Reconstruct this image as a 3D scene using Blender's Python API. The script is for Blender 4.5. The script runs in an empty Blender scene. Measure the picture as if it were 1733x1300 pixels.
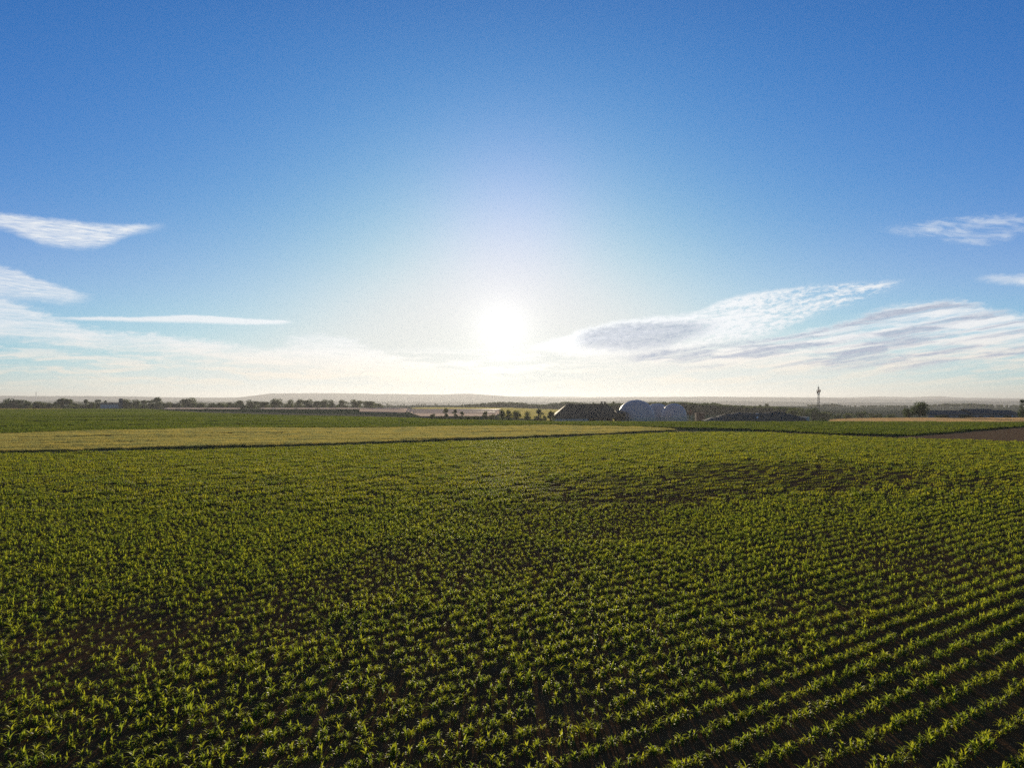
import bpy, bmesh, math, random
import numpy as np
from mathutils import Vector, Matrix, Euler, noise as mnoise
R = math.radians
SC = bpy.context.scene
COL = SC.collection
F = 1204.0 / 1733.0            # focal length over frame width
CAM_H = 6.5
PITCH = R(1.24)
SUN_EL, SUN_AZ = 5.6, -0.8     # degrees; azimuth clockwise from +Y

# ------------------------------------------------------------------ camera
cd = bpy.data.cameras.new('camera')
cd.sensor_width = 36.0; cd.lens = 36.0 * F
cd.clip_start = 0.1; cd.clip_end = 40000
cam = bpy.data.objects.new('camera', cd); COL.objects.link(cam)
cam.location = (0, 0, CAM_H)
cam.rotation_euler = (math.pi / 2 + PITCH, 0, 0)
SC.camera = cam

def ray(px, py):
    u = (px - 866.5) / 1204.0; v = (650.0 - py) / 1204.0
    c, s = math.cos(PITCH), math.sin(PITCH)
    return Vector((u, c - v * s, s + v * c))
def gp(px, py, z=0.0):
    """ground point seen at a spot of the photograph (measured once, used as a real place)"""
    d = ray(px, py); t = (z - CAM_H) / d.z
    return Vector((d.x * t, d.y * t, z))
def ap(px, Y, py=None):
    """point at distance Y in the direction px; height from py"""
    d = ray(px, 650 if py is None else py); t = Y / d.y
    return Vector((d.x * t, Y, 0 if py is None else CAM_H + d.z * t))
def hz(py, Y): return ap(866.5, Y, py).z
def mpp(Y): return Y / 1204.0    # metres per photo pixel at distance Y

# ------------------------------------------------------------------ tiny node-expression helper
class NX:
    def __init__(s, nt): s.nt = nt
    def new(s, t, **k):
        n = s.nt.nodes.new(t)
        for a, b in k.items(): setattr(n, a, b)
        return n
    def lk(s, a, b): s.nt.links.new(a, b)
    def put(s, sock, v):
        if isinstance(v, E): s.lk(v.s, sock)
        elif hasattr(v, 'is_output'): s.lk(v, sock)
        elif v is not None: sock.default_value = v
    def m(s, op, a, b=None, c=None, clamp=False):
        n = s.new('ShaderNodeMath', operation=op, use_clamp=clamp)
        s.put(n.inputs[0], a)
        if b is not None: s.put(n.inputs[1], b)
        if c is not None: s.put(n.inputs[2], c)
        return E(s, n.outputs[0])
    def ss(s, x, lo, hi):       # smoothstep
        n = s.new('ShaderNodeMapRange', interpolation_type='SMOOTHSTEP')
        s.put(n.inputs[0], x); s.put(n.inputs[1], lo); s.put(n.inputs[2], hi)
        return E(s, n.outputs[0])
    def lin(s, x, lo, hi, a=0., b=1.):
        n = s.new('ShaderNodeMapRange'); n.clamp = True
        s.put(n.inputs[0], x); s.put(n.inputs[1], lo); s.put(n.inputs[2], hi); s.put(n.inputs[3], a); s.put(n.inputs[4], b)
        return E(s, n.outputs[0])
    def vec(s, x, y, z=0.):
        n = s.new('ShaderNodeCombineXYZ')
        for i, v in enumerate((x, y, z)): s.put(n.inputs[i], v)
        return n.outputs[0]
    def noise(s, vec, scale=1., detail=4., rough=.55, dist=0.):
        n = s.new('ShaderNodeTexNoise')
        s.put(n.inputs['Vector'], vec); s.put(n.inputs['Scale'], scale); s.put(n.inputs['Detail'], detail)
        s.put(n.inputs['Roughness'], rough); s.put(n.inputs['Distortion'], dist)
        return E(s, n.outputs[0])
    def mix(s, f, a, b, bt='MIX'):
        n = s.new('ShaderNodeMix', data_type='RGBA', blend_type=bt)
        s.put(n.inputs[0], f); s.put(n.inputs[6], a); s.put(n.inputs[7], b)
        return n.outputs[2]
class E:
    def __init__(e, nx, s): e.nx, e.s = nx, s
    def __add__(e, o): return e.nx.m('ADD', e, o)
    __radd__ = __add__
    def __sub__(e, o): return e.nx.m('SUBTRACT', e, o)
    def __rsub__(e, o): return e.nx.m('SUBTRACT', o, e)
    def __mul__(e, o): return e.nx.m('MULTIPLY', e, o)
    __rmul__ = __mul__
    def __truediv__(e, o): return e.nx.m('DIVIDE', e, o)
    def __pow__(e, o): return e.nx.m('POWER', e, o)
    def abs(e): return e.nx.m('ABSOLUTE', e)
    def max(e, o): return e.nx.m('MAXIMUM', e, o)
    def min(e, o): return e.nx.m('MINIMUM', e, o)
    def clip(e): return e.nx.m('ADD', e, 0., clamp=True)

# ------------------------------------------------------------------ world: low morning sun, cirrus
SKY_STRENGTH = 0.10
world = bpy.data.worlds.new('World'); SC.world = world
world.use_nodes = True
SUN_DIR = Vector((math.sin(R(SUN_AZ)) * math.cos(R(SUN_EL)), math.cos(R(SUN_AZ)) * math.cos(R(SUN_EL)), math.sin(R(SUN_EL))))

def azel(px, py):
    d = ray(px, py).normalized()
    return math.degrees(math.atan2(d.x, d.y)), math.degrees(math.asin(d.z))

def build_world():
    nt = world.node_tree; nt.nodes.clear(); nx = NX(nt)
    sky = nx.new('ShaderNodeTexSky', sky_type='NISHITA', sun_disc=False)
    sky.sun_elevation = R(SUN_EL); sky.sun_rotation = R(SUN_AZ)
    sky.altitude = 100; sky.air_density = 0.7; sky.dust_density = 0.3; sky.ozone_density = 3.0
    # camera response: a little more contrast, and the bright air round the sun rolls off
    s3 = nx.new('ShaderNodeSeparateColor'); nx.lk(sky.outputs[0], s3.inputs[0])
    cmb = nx.new('ShaderNodeCombineColor')
    for i, (k, S) in enumerate(((1.70, .86), (2.06, .86), (2.72, .80))):
        c = (E(nx, s3.outputs[i]).max(0.0) * 0.1) ** 1.2 * k
        nx.put(cmb.inputs[i], c / ((1.0 + (c / S) ** 3.0) ** (1 / 3)) * 5.0)
    col = cmb.outputs[0]
    tcw = nx.new('ShaderNodeTexCoord'); sw = nx.new('ShaderNodeSeparateXYZ'); nx.lk(tcw.outputs['Generated'], sw.inputs[0])
    elw = nx.m('ARCSINE', E(nx, sw.outputs[2])) * (180 / math.pi); azw = nx.m('ARCTAN2', E(nx, sw.outputs[0]), E(nx, sw.outputs[1])) * (180 / math.pi)
    hi = nx.ss(elw, 12.0, 27.0)
    col = nx.mix(1.0, col, nx.mix(hi, (.90, .955, .985, 1), (.74, 1.04, 1.02, 1)), 'MULTIPLY')
    band = nx.m('EXPONENT', ((elw - 8.0) / 4.2) ** 2.0 * -1.0) * (1.0 - nx.m('EXPONENT', (azw / 11.0) ** 2.0 * -1.0) * .7)
    col = nx.mix(band, col, nx.mix(1.0, col, (.34, .0, .12, 1), 'ADD'))
    veil = nx.m('EXPONENT', (azw / 7.0) ** 2.0 * -1.0) * nx.m('EXPONENT', ((elw - 14.0) / 6.5) ** 2.0 * -1.0)
    col = nx.mix(veil, col, nx.mix(1.0, col, (.42, .0, .50, 1), 'ADD'))
    # away from the sun the sky keeps its natural colour
    back = nx.ss(E(nx, sw.outputs[1]), .45, -.15)
    col = nx.mix(back, col, nx.mix(1.0, sky.outputs[0], (1.35, 1.1, .95, 1), 'MULTIPLY'))
    tc = nx.new('ShaderNodeTexCoord'); d = tc.outputs['Generated']
    sp = nx.new('ShaderNodeSeparateXYZ'); nx.lk(d, sp.inputs[0])
    x, y, z = (E(nx, sp.outputs[i]) for i in range(3))
    az = nx.m('ARCTAN2', x, y) * (180 / math.pi)
    el = nx.m('ARCSINE', z) * (180 / math.pi)
    # --- the bright air round the sun
    dt = nx.new('ShaderNodeVectorMath', operation='DOT_PRODUCT'); nx.lk(d, dt.inputs[0]); dt.inputs[1].default_value = SUN_DIR
    th = nx.m('ARCCOSINE', E(nx, dt.outputs['Value']).min(0.9999999)) * (180 / math.pi)
    core = nx.m('EXPONENT', (th / 1.55) ** 1.1 * -1.0) * AUR[0]
    halo = nx.m('EXPONENT', th / 6.0 * -1.0) * AUR[1]
    # --- cirrus: outlines as curves over azimuth, broken up by stretched noise
    wob = nx.noise(nx.vec(az * 0.35, el * 0.9), 1.0, 3.0) - 0.5
    wob2 = nx.noise(nx.vec(az * 1.1, el * 3.0, 7.0), 1.0, 4.0) - 0.5
    wisp = nx.noise(nx.vec(az * 0.22 + wob * 0.8, el * 1.9 + wob * 1.2, 3.0), 1.0, 7.0, .62)
    fine = nx.noise(nx.vec(az * 0.9 + wob2, el * 6.5 - az * 0.35 + wob2 * 1.5, 11.0), 1.0, 6.0, .6)
    fib = nx.noise(nx.vec(az * 0.55 + wob2 * .6, el * 9.0 + az * .5 + wob * 4.0, 61.0), 1.0, 5.0, .65)
    cel = nx.noise(nx.vec(az * 2.0 + wob2 * 1.4, el * 4.4 - az * .3 + wob2, 31.0), 1.0, 8.0, .66)
    A0, A1, E1 = -50.0, 50.0, 16.0
    def curve(pts):
        fc = nx.new('ShaderNodeFloatCurve'); c = fc.mapping.curves[0]
        q = sorted(azel(px, py) for px, py in pts)
        q = [((a - A0) / (A1 - A0), e / E1) for a, e in q]
        c.points[0].location = q[0]; c.points[1].location = q[-1]
        for a, e in q[1:-1]: c.points.new(a, e)
        fc.mapping.use_clip = False
        fc.mapping.update()
        nx.put(fc.inputs['Value'], (az + wob * 0.5 - A0) / (A1 - A0))
        return E(nx, fc.outputs[0]) * E1
    def window(a_, lo, hi, s0, s1):
        return nx.ss(a_, lo, lo + s0) * (1.0 - nx.ss(a_, hi - s1, hi))
    def cloud(top, bot, soft, rag, s0=1.5, s1=2.5):
        a_lo = max(azel(*top[0])[0], A0); a_hi = azel(*top[-1])[0]
        t = curve(top); b = curve(bot)
        ee = el + wob2 * rag + wob * rag * 0.6 + (cel - 0.5) * rag * 0.9
        m = nx.ss(ee, b - soft, b + soft * 1.2) * (1.0 - nx.ss(ee, t - soft * 0.8, t + soft * 0.6))
        return m * window(az + wob2 * 0.6, a_lo, a_hi, s0, s1)
    fr = nx.ss(y, 0.2, 0.5)
    L = []
    # wedge and lens at the left
    c1 = cloud([(-300, 362), (0, 362), (60, 367), (130, 375), (200, 380), (290, 378)],
               [(-300, 372), (0, 386), (40, 400), (80, 412), (130, 418), (180, 413), (215, 397), (290, 383)], .32, .35, 5., 2.2)
    L.append(c1 * nx.lin(fine * 0.6 + fib * 0.4, .34, .60, .25, .95))
    c2 = cloud([(-300, 420), (0, 452), (60, 470), (110, 486), (165, 502)],
               [(-300, 500), (0, 502), (60, 507), (110, 511), (165, 507)], .35, .45, 5., 1.8)
    L.append(c2 * nx.lin(fine * 0.4 + fib * 0.6, .34, .62, .25, .85))
    c3 = cloud([(60, 537), (160, 536), (250, 536), (330, 533), (400, 538), (500, 543)],
               [(60, 540), (160, 542), (250, 545), (330, 546), (400, 549), (500, 547)], .12, .14, 3., 1.0)
    L.append(c3 * 0.85)
    c4 = cloud([(-300, 490), (0, 506), (70, 530), (180, 562), (330, 572), (430, 588), (600, 592), (720, 622), (860, 640)],
               [(-300, 560), (0, 572), (100, 585), (250, 592), (400, 618), (600, 640), (720, 652), (860, 656)], .5, .9, 5., 5.)
    L.append(c4 * nx.lin(wisp * .6 + fib * .4, .32, .58, .15, .95))
    c9 = cloud([(470, 586), (520, 566), (580, 571), (640, 592), (780, 630)],
               [(470, 602), (560, 620), (640, 636), (780, 646)], .35, .9, 1.5, 3.)
    L.append(c9 * nx.lin(cel * .4 + fib * .6, .36, .6, .05, .75))
    low = window(el, 0.0, 4.6, 2.2, 2.0) * (1.0 - nx.ss(az, 2.0, 12.0))
    L.append(low * nx.ss(wisp, .44, .60) * 0.8)
    # bank at the right
    tilt = el - az * 0.11
    rw = nx.noise(nx.vec(az * 0.20 + wob * 0.9, tilt * 2.1 + wob * 1.0, 21.0), 1.0, 8.0, .62)
    rw2 = nx.noise(nx.vec(az * 0.13 + wob * 0.6, tilt * 1.5 + wob * .7, 55.0), 1.0, 7.0, .6)
    c5 = cloud([(880, 588), (950, 571), (1000, 553), (1080, 539), (1170, 530), (1230, 506), (1300, 492), (1380, 482), (1540, 474)],
               [(880, 593), (950, 598), (1000, 606), (1100, 602), (1200, 585), (1300, 566), (1400, 524), (1540, 482)], .35, .5, 3.0, 2.0)
    c5t = c5 * nx.lin(cel * .55 + rw * .45 - nx.ss(az, 14., 30.) * .08, .38, .52, .0, 1.0).max(nx.ss(az, 20., 10.) * .8)
    L.append(c5t * .95)
    c6 = cloud([(980, 604), (1200, 584), (1400, 552), (1530, 515), (1600, 508), (1733, 535), (2150, 530)],
               [(980, 612), (1200, 622), (1400, 628), (1530, 625), (1600, 622), (1733, 618), (2150, 615)], .5, .8, 6., 5.)
    L.append(c6 * nx.lin(rw * .75 + fib * .25, .36, .54, .10, 1.0))
    c7 = cloud([(1470, 391), (1560, 378), (1650, 366), (1733, 364), (2150, 360)],
               [(1470, 393), (1560, 399), (1610, 406), (1665, 414), (1733, 392), (2150, 385)], .35, .9, 3., 5.)
    w7 = nx.noise(nx.vec(az * 0.45 + wob, el * 2.2 + az * .55 + wob * .9, 41.0), 1.0, 6.0, .6)
    L.append(c7 * nx.lin(w7, .4, .68, .02, .55))
    c8 = cloud([(1640, 469), (1733, 464), (2150, 462)], [(1640, 472), (1733, 480), (2150, 484)], .25, .4, 1.5, 5.)
    L.append(c8 * nx.lin(wisp, .3, .6, .2, .8))
    low2 = window(el, 0.2, 3.4, 1.5, 1.5) * nx.ss(az, 2.0, 14.0)
    L.append(low2 * nx.ss(rw, .44, .62) * 0.6)
    a = L[0]
    for b in L[1:]: a = 1.0 - (1.0 - a) * (1.0 - b)
    a = (a * fr).clip()
    # shaded, thicker cores of the right bank
    k1 = cloud([(960, 580), (1000, 558), (1080, 546), (1170, 543), (1240, 540)],
               [(960, 586), (1000, 590), (1080, 594), (1170, 572), (1240, 548)], .45, .6, 2., 3.5)
    dk = (k1 * nx.lin(cel * .5 + rw * .5, .42, .62, 1.0, .6)).max(c6 * nx.ss(rw2, .44, .60) * nx.ss(az, 5., 11.))
    dk = (dk * nx.lin(cel, .33, .64, 1.08, .80) * .92).clip()
    lowf = nx.ss(el, 5.5, 0.5)
    cc = nx.mix(lowf, (4.2, 4.35, 4.5, 1), (4.4, 3.95, 3.25, 1))
    nb = nx.m('EXPONENT', th / 11.0 * -1.0) * .42 + 1.0
    cc = nx.mix(1.0, cc, nx.vec(nb, nb, nb), 'MULTIPLY')
    cc = nx.mix(dk, cc, (1.85, 2.2, 2.9, 1))
    a = a.max(dk * .9 * fr)
    glow = halo + core
    gl = nx.mix(1.0, (1.0, .93, .80, 1), nx.vec(glow, glow, glow), 'MULTIPLY')
    col = nx.mix(a, col, cc)
    col = nx.mix(1.0, col, gl, 'ADD')
    bg = nx.new('ShaderNodeBackground'); bg.inputs[1].default_value = SKY_STRENGTH
    nx.lk(col, bg.inputs[0])
    out = nx.new('ShaderNodeOutputWorld'); nx.lk(bg.outputs[0], out.inputs[0])
AUR = (2.6, 0.5)
build_world()

sl = bpy.data.lights.new('sun', 'SUN'); sl.energy = 4.4; sl.angle = R(0.5); sl.color = (1.0, .84, .60)
sun = bpy.data.objects.new('sun', sl); COL.objects.link(sun)
sun.rotation_euler = SUN_DIR.to_track_quat('Z', 'Y').to_euler()
sun.location = (0, 0, 60)

vs = SC.view_settings
vs.view_transform = 'Standard'; vs.look = 'None'; vs.gamma = 1; vs.exposure = 1.0; vs.use_curve_mapping = False
SC.render.engine = 'CYCLES'
SC.cycles.use_denoising = False
SC.cycles.max_bounces = 6; SC.cycles.transparent_max_bounces = 8; SC.cycles.volume_bounces = 0
SC.cycles.sample_clamp_indirect = 4.0

# ------------------------------------------------------------------ helpers
rng = np.random.default_rng(11)
random.seed(5)
def tag(o, label=None, cat=None, group=None, kind=None):
    for k, v in (('label', label), ('category', cat), ('group', group), ('kind', kind)):
        if v: o[k] = v
    return o
def link(name, me, parent=None, loc=(0, 0, 0), rz=0.0):
    o = bpy.data.objects.new(name, me); COL.objects.link(o)
    o.location = loc; o.rotation_euler = (0, 0, rz)
    if parent: o.parent = parent
    return o
def thing(name, label, cat, loc=(0, 0, 0), rz=0.0, group=None):
    o = bpy.data.objects.new(name, None); COL.objects.link(o)
    o.empty_display_size = 0.3
    o.location = loc; o.rotation_euler = (0, 0, rz)
    return tag(o, label, cat, group)
def dup(root, loc, rz, s, label, group=None):
    r = root.copy(); COL.objects.link(r); r.location = loc; r.rotation_euler = (0, 0, rz)
    r.scale = s if hasattr(s, '__len__') else (s, s, s)
    r['label'] = label
    if group: r['group'] = group
    for ch in root.children:
        c = ch.copy(); COL.objects.link(c); c.parent = r
    return r
def np_mesh(name, V, Fc, mats=(), smooth=False, midx=None):
    """V (n,3); Fc list of faces or (m,k) array"""
    me = bpy.data.meshes.new(name)
    V = np.asarray(V, dtype=np.float32)
    if isinstance(Fc, np.ndarray):
        m, k = Fc.shape
        me.vertices.add(len(V)); me.vertices.foreach_set('co', V.ravel())
        me.loops.add(m * k); me.loops.foreach_set('vertex_index', Fc.astype(np.int32).ravel())
        me.polygons.add(m); me.polygons.foreach_set('loop_start', np.arange(0, m * k, k, dtype=np.int32))
        me.update(calc_edges=True)
    else:
        me.from_pydata([tuple(map(float, v)) for v in V], [], [tuple(f) for f in Fc])
    for mt in mats: me.materials.append(mt)
    if smooth: me.polygons.foreach_set('use_smooth', np.ones(len(me.polygons), dtype=bool))
    if midx is not None: me.polygons.foreach_set('material_index', np.asarray(midx, dtype=np.int32))
    me.update()
    return me
class MB:
    """collects shapes into one mesh"""
    def __init__(s): s.V, s.F = [], []
    def add(s, V, Fc):
        n = len(s.V); s.V += [tuple(v) for v in V]; s.F += [tuple(i + n for i in f) for f in Fc]
    def box(s, x0, x1, y0, y1, z0, z1):
        s.add([(x0, y0, z0), (x1, y0, z0), (x1, y1, z0), (x0, y1, z0), (x0, y0, z1), (x1, y0, z1), (x1, y1, z1), (x0, y1, z1)],
              [(3, 2, 1, 0), (4, 5, 6, 7), (0, 1, 5, 4), (1, 2, 6, 5), (2, 3, 7, 6), (3, 0, 4, 7)])
    def tube(s, p, q, r0, r1=None, n=6):
        r1 = r0 if r1 is None else r1
        p, q = Vector(p), Vector(q); d = (q - p).normalized()
        a = d.orthogonal().normalized(); b = d.cross(a)
        V = [c + (a * math.cos(t) + b * math.sin(t)) * r for c, r in ((p, r0), (q, r1)) for t in [2 * math.pi * i / n for i in range(n)]]
        s.add(V, [(i, (i + 1) % n, n + (i + 1) % n, n + i) for i in range(n)] + [tuple(range(n))[::-1], tuple(range(n, 2 * n))])
    def build(s, name, m, parent=None, smooth=False, loc=(0, 0, 0)):
        return link(name, np_mesh(name, s.V, s.F, [m], smooth), parent, loc)

# ------------------------------------------------------------------ materials
def mat(name, fn):
    m = bpy.data.materials.new(name); m.use_nodes = True
    nt = m.node_tree; nt.nodes.clear(); nx = NX(nt)
    out = nx.new('ShaderNodeOutputMaterial')
    nx.lk(fn(nx), out.inputs['Surface'])
    return m
def bsdf(nx, col, rough=.8, spec=.3, metal=0., normal=None):
    p = nx.new('ShaderNodeBsdfPrincipled')
    nx.put(p.inputs['Base Color'], col); nx.put(p.inputs['Roughness'], rough)
    p.inputs['Specular IOR Level'].default_value = spec; p.inputs['Metallic'].default_value = metal
    if normal is not None: nx.lk(normal, p.inputs['Normal'])
    return p.outputs[0]
def matte(nx, col, normal):
    d = nx.new('ShaderNodeBsdfDiffuse'); nx.put(d.inputs['Color'], col); d.inputs['Roughness'].default_value = .6
    nx.lk(normal, d.inputs['Normal']); return d.outputs[0]
def bump(nx, h, strength=.5, dist=.1):
    b = nx.new('ShaderNodeBump'); b.inputs['Strength'].default_value = strength; b.inputs['Distance'].default_value = dist
    nx.put(b.inputs['Height'], h); return b.outputs[0]
def pos(nx):
    return nx.new('ShaderNodeNewGeometry').outputs['Position']
def c4(*c): return (c[0], c[1], c[2], 1)
def plain(name, a, b, scale=1.0, rough=.75, spec=.3, metal=0., bumpd=0.02, obj=True):
    def fn(nx):
        v = nx.new('ShaderNodeTexCoord').outputs['Object'] if obj else pos(nx)
        n = nx.noise(v, scale, 5., .6)
        n2 = nx.noise(v, scale * 6, 4., .6)
        f = nx.lin(n * .65 + n2 * .35, .32, .68)
        return bsdf(nx, nx.mix(f, c4(*a), c4(*b)), rough, spec, metal, bump(nx, n2, .4, bumpd))
    return mat(name, fn)
def leafmat(name, dark, light, glow, tr=.5, rough=.4, spec=.5, vary=.25):
    """thin leaf: glossy skin, light shining through; every plant a little different"""
    def fn(nx):
        r = E(nx, nx.new('ShaderNodeObjectInfo').outputs['Random'])
        n = nx.noise(pos(nx), .35, 3.)
        f = (r * .55 + nx.lin(n, .3, .7) * .45).clip()
        col = nx.mix(f, c4(*dark), c4(*light))
        r2 = nx.m('FRACT', r * 7.13)
        g = nx.mix((r2 * .7 + nx.lin(n, .3, .7) * .3).clip(), c4(glow[0] * .52, glow[1] * .66, glow[2]), c4(glow[0] * 1.30, glow[1] * 1.14, glow[2] * .9))
        p = bsdf(nx, col, rough, spec)
        t = nx.new('ShaderNodeBsdfTranslucent'); nx.put(t.inputs[0], g)
        mx = nx.new('ShaderNodeMixShader'); mx.inputs[0].default_value = tr
        nx.lk(p, mx.inputs[1]); nx.lk(t.outputs[0], mx.inputs[2])
        return mx.outputs[0]
    return mat(name, fn)
M_CORN = leafmat('corn_leaf', (.045, .075, .010), (.085, .110, .014), (.36, .42, .028), .6, .5, .16)
M_CORNF = leafmat('corn_leaf_far', (.045, .075, .010), (.085, .110, .014), (.39, .43, .028), .62, .6, .07)
M_STALK = leafmat('corn_stalk', (.06, .10, .03), (.09, .13, .04), (.2, .26, .05), .25, .5)
M_BARLEY = leafmat('barley_straw', (.10, .10, .035), (.19, .17, .06), (.40, .36, .10), .5, .8, .0)
M_STUB = leafmat('straw', (.26, .17, .08), (.38, .27, .13), (.46, .32, .16), .5, .9, .0)
M_BEET = leafmat('beet_leaf', (.03, .06, .010), (.06, .095, .015), (.17, .22, .022), .5, .8, .0)
M_TREE = leafmat('tree_leaf', (.032, .046, .018), (.06, .075, .026), (.10, .13, .03), .35, .9, .0)
M_CONIF = leafmat('conifer_leaf', (.02, .04, .018), (.04, .06, .024), (.06, .09, .02), .25, .9, .0)
M_BARK = plain('bark', (.06, .045, .03), (.12, .09, .06), 2.0, .9)

def soilmat(name, a, b, c, bd=.12, s=1.0):
    def fn(nx):
        v = pos(nx)
        big = nx.noise(v, .035 * s, 4.); mid = nx.noise(v, .9 * s, 5., .65); fine = nx.noise(v, 5.5 * s, 5., .7)
        col = nx.mix(nx.lin(mid * .5 + fine * .5, .36, .64), c4(*a), c4(*b))
        col = nx.mix(nx.lin(big, .45, .7) * .6, col, c4(*c))
        return matte(nx, col, bump(nx, mid * .5 + fine * .6, .9, bd))
    return mat(name, fn)
M_SOIL = soilmat('soil', (.085, .044, .020), (.15, .080, .040), (.13, .067, .030))
M_SOILR = soilmat('bare_soil', (.27, .135, .06), (.40, .21, .10), (.33, .16, .07), .25, .4)
M_STRAW = soilmat('straw_stubble', (.45, .29, .13), (.62, .43, .21), (.52, .34, .15), .3, .4)
M_GREENF = soilmat('green_field', (.07, .12, .025), (.12, .18, .04), (.15, .18, .04), .5, .3)
M_MEADOW = soilmat('pale_meadow', (.28, .25, .06), (.42, .35, .10), (.33, .28, .07), .5, .2)
M_BROWNF = soilmat('brown_field', (.27, .18, .10), (.40, .27, .15), (.30, .23, .11), .4, .3)
def ground_fn(nx):
    v = pos(nx)
    big = nx.noise(v, .0022, 5., .6, .6); mid = nx.noise(v, .03, 5., .6); fine = nx.noise(v, .8, 4., .65)
    col = nx.mix(nx.lin(mid, .35, .65), c4(.045, .065, .02), c4(.085, .095, .035))
    col = nx.mix(nx.ss(big, .5, .56), col, c4(.17, .14, .07))
    col = nx.mix(nx.ss(big, .47, .42), col, c4(.03, .045, .02))
    return matte(nx, col, bump(nx, mid * 2.0 + fine * .5, .8, .4))
M_GROUND = mat('ground_cover', ground_fn)
def hill_fn(nx):
    v = pos(nx)
    n = nx.noise(v, .004, 6., .62); f = nx.noise(v, .03, 4., .6)
    col = nx.mix(nx.ss(n, .44, .56), c4(.03, .045, .025), c4(.10, .11, .05))
    return matte(nx, col, bump(nx, f * 6.0, .8, 4.))
M_HILL = mat('wooded_hill', hill_fn)

# ------------------------------------------------------------------ terrain
def sstep(a, b, x):
    t = min(1.0, max(0.0, (x - a) / (b - a))); return t * t * (3 - 2 * t)
TP = [(-400, 5, 430, 800), (670, 5, 430, 800), (720, 4, 205, 400), (860, 4, 190, 390), (930, 6, 185, 380), (1340, 6, 185, 380), (1460, 8, 235, 450), (2200, 8, 235, 450)]
def terrain(x, y):
    if y < 60: return 0.0
    px = min(2199, max(-399, 866.5 + 1204 * x / y))
    for (p0, *a), (p1, *b) in zip(TP, TP[1:]):
        if p0 <= px <= p1:
            t = (px - p0) / (p1 - p0); A, y0, y1 = (u + (v - u) * t for u, v in zip(a, b)); break
    z = -A * sstep(y0, y1, y) - 38.0 * sstep(1150, 3800, y)
    if y > 1200: z += (mnoise.noise((x * .0012, y * .0012, 3.)) * 9 + mnoise.noise((x * .004, y * .004, 1.)) * 2.5) * sstep(1200, 2600, y)
    return z
def on(px, Y, dz=0.0):
    x = (px - 866.5) / 1204.0 * Y
    return Vector((x, Y, terrain(x, Y) + dz))
def build_ground():
    az = np.radians(np.concatenate([np.arange(-60, 60, .75), np.arange(60, 300, 6.0)]))
    rr = np.concatenate([[2.0], np.geomspace(8, 9800, 130)])
    V = [(0, 0, 0)]
    for r in rr:
        for a in az:
            x, y = r * math.sin(a), r * math.cos(a); V.append((x, y, terrain(x, y)))
    n = len(az); Fc = [(0, 1 + (j + 1) % n, 1 + j) for j in range(n)]
    for i in range(len(rr) - 1):
        for j in range(n):
            a, b = 1 + i * n + j, 1 + i * n + (j + 1) % n
            Fc.append((a, b, b + n, a + n))
    g = link('ground', np_mesh('ground', V, Fc, [M_GROUND], True)); tag(g, kind='structure')
build_ground()

def pl(pts):
    xs = [p[0] for p in pts]; ys = [p[1] for p in pts]
    return lambda x: float(np.interp(x, xs, ys))
def sheet(name, up, lo, x0, x1, m, off, nx_=90, ny=10, zf=None):
    """field surface between two outlines, lying on the terrain"""
    fu, fl = pl(up), pl(lo)
    V = []
    for i in range(nx_ + 1):
        px = x0 + (x1 - x0) * i / nx_
        ya, yb = gp(px, max(fl(px), fu(px) + .01)).y, gp(px, fu(px)).y
        for j in range(ny + 1):
            Y = ya * (yb / ya) ** (j / ny); x = (px - 866.5) / 1204.0 * Y
            V.append((x, Y, terrain(x, Y) + off))
    Fc = [(i * (ny + 1) + j, (i + 1) * (ny + 1) + j, (i + 1) * (ny + 1) + j + 1, i * (ny + 1) + j + 1) for i in range(nx_) for j in range(ny)]
    o = link(name, np_mesh(name, V, Fc, [m], True)); tag(o, kind='structure'); return o
# outlines measured on the photograph (flat-ground coordinates)
L_CORN = [(-400, 780), (0, 768), (500, 757), (850, 744), (1000, 738), (1150, 731), (1300, 732), (1400, 737), (1520, 742), (1640, 745), (1733, 748), (2150, 757)]
L_PALE = [(-400, 744), (0, 736), (350, 728), (700, 725), (930, 721), (1040, 723.5), (1150, 729), (1200, 731)]
L_GRN_LO = [(-400, 743), (0, 735), (350, 727), (700, 724), (930, 720), (1040, 722), (1150, 725), (1300, 730), (1400, 735), (1540, 738), (1733, 722), (1900, 717.5), (2150, 717)]
L_GRN_UP = [(-400, 692), (0, 692), (250, 693), (350, 700.5), (600, 705.5), (740, 711), (930, 713.5), (1150, 714.5), (1450, 715.5), (1733, 716), (1900, 715)]
def near_soil():
    # flat bare earth under the young corn, from behind the camera to the field edge
    f = pl(L_CORN); V = []; K = 120
    for i in range(K + 1):
        px = -400 + 2550 * i / K
        Y1 = gp(px, f(px)).y
        for t in np.linspace(0, 1, 14):
            Y = -6 + (Y1 + 6) * t
            V.append(((px - 866.5) / 1204.0 * max(Y + 12, 6) , Y, .015 + .04 * mnoise.noise((px * .02, Y * .1, 0))*0))
    # the widening keeps the corners beside the camera covered
    Fc = [(i * 14 + j, (i + 1) * 14 + j, (i + 1) * 14 + j + 1, i * 14 + j + 1) for i in range(K) for j in range(13)]
    o = link('field', np_mesh('field', V, Fc, [M_SOIL], True)); tag(o, kind='structure')
near_soil()
sheet('field', L_PALE, L_CORN, -395, 1199, M_BROWNF, .02)
sheet('field', L_GRN_UP, L_GRN_LO, -395, 2100, M_GREENF, .035, 160, 14)
sheet('field', [(225, 693.5), (350, 696.5), (600, 702), (690, 706)], [(225, 695), (350, 701.5), (600, 706.5), (690, 708)], 226, 690, M_BROWNF, .10, 60, 6)
sheet('field', [(-350, 691.5), (0, 691.5), (110, 692.3)], [(-350, 693.2), (0, 693.2), (110, 693)], -350, 110, M_STRAW, .12, 30, 3)
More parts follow.
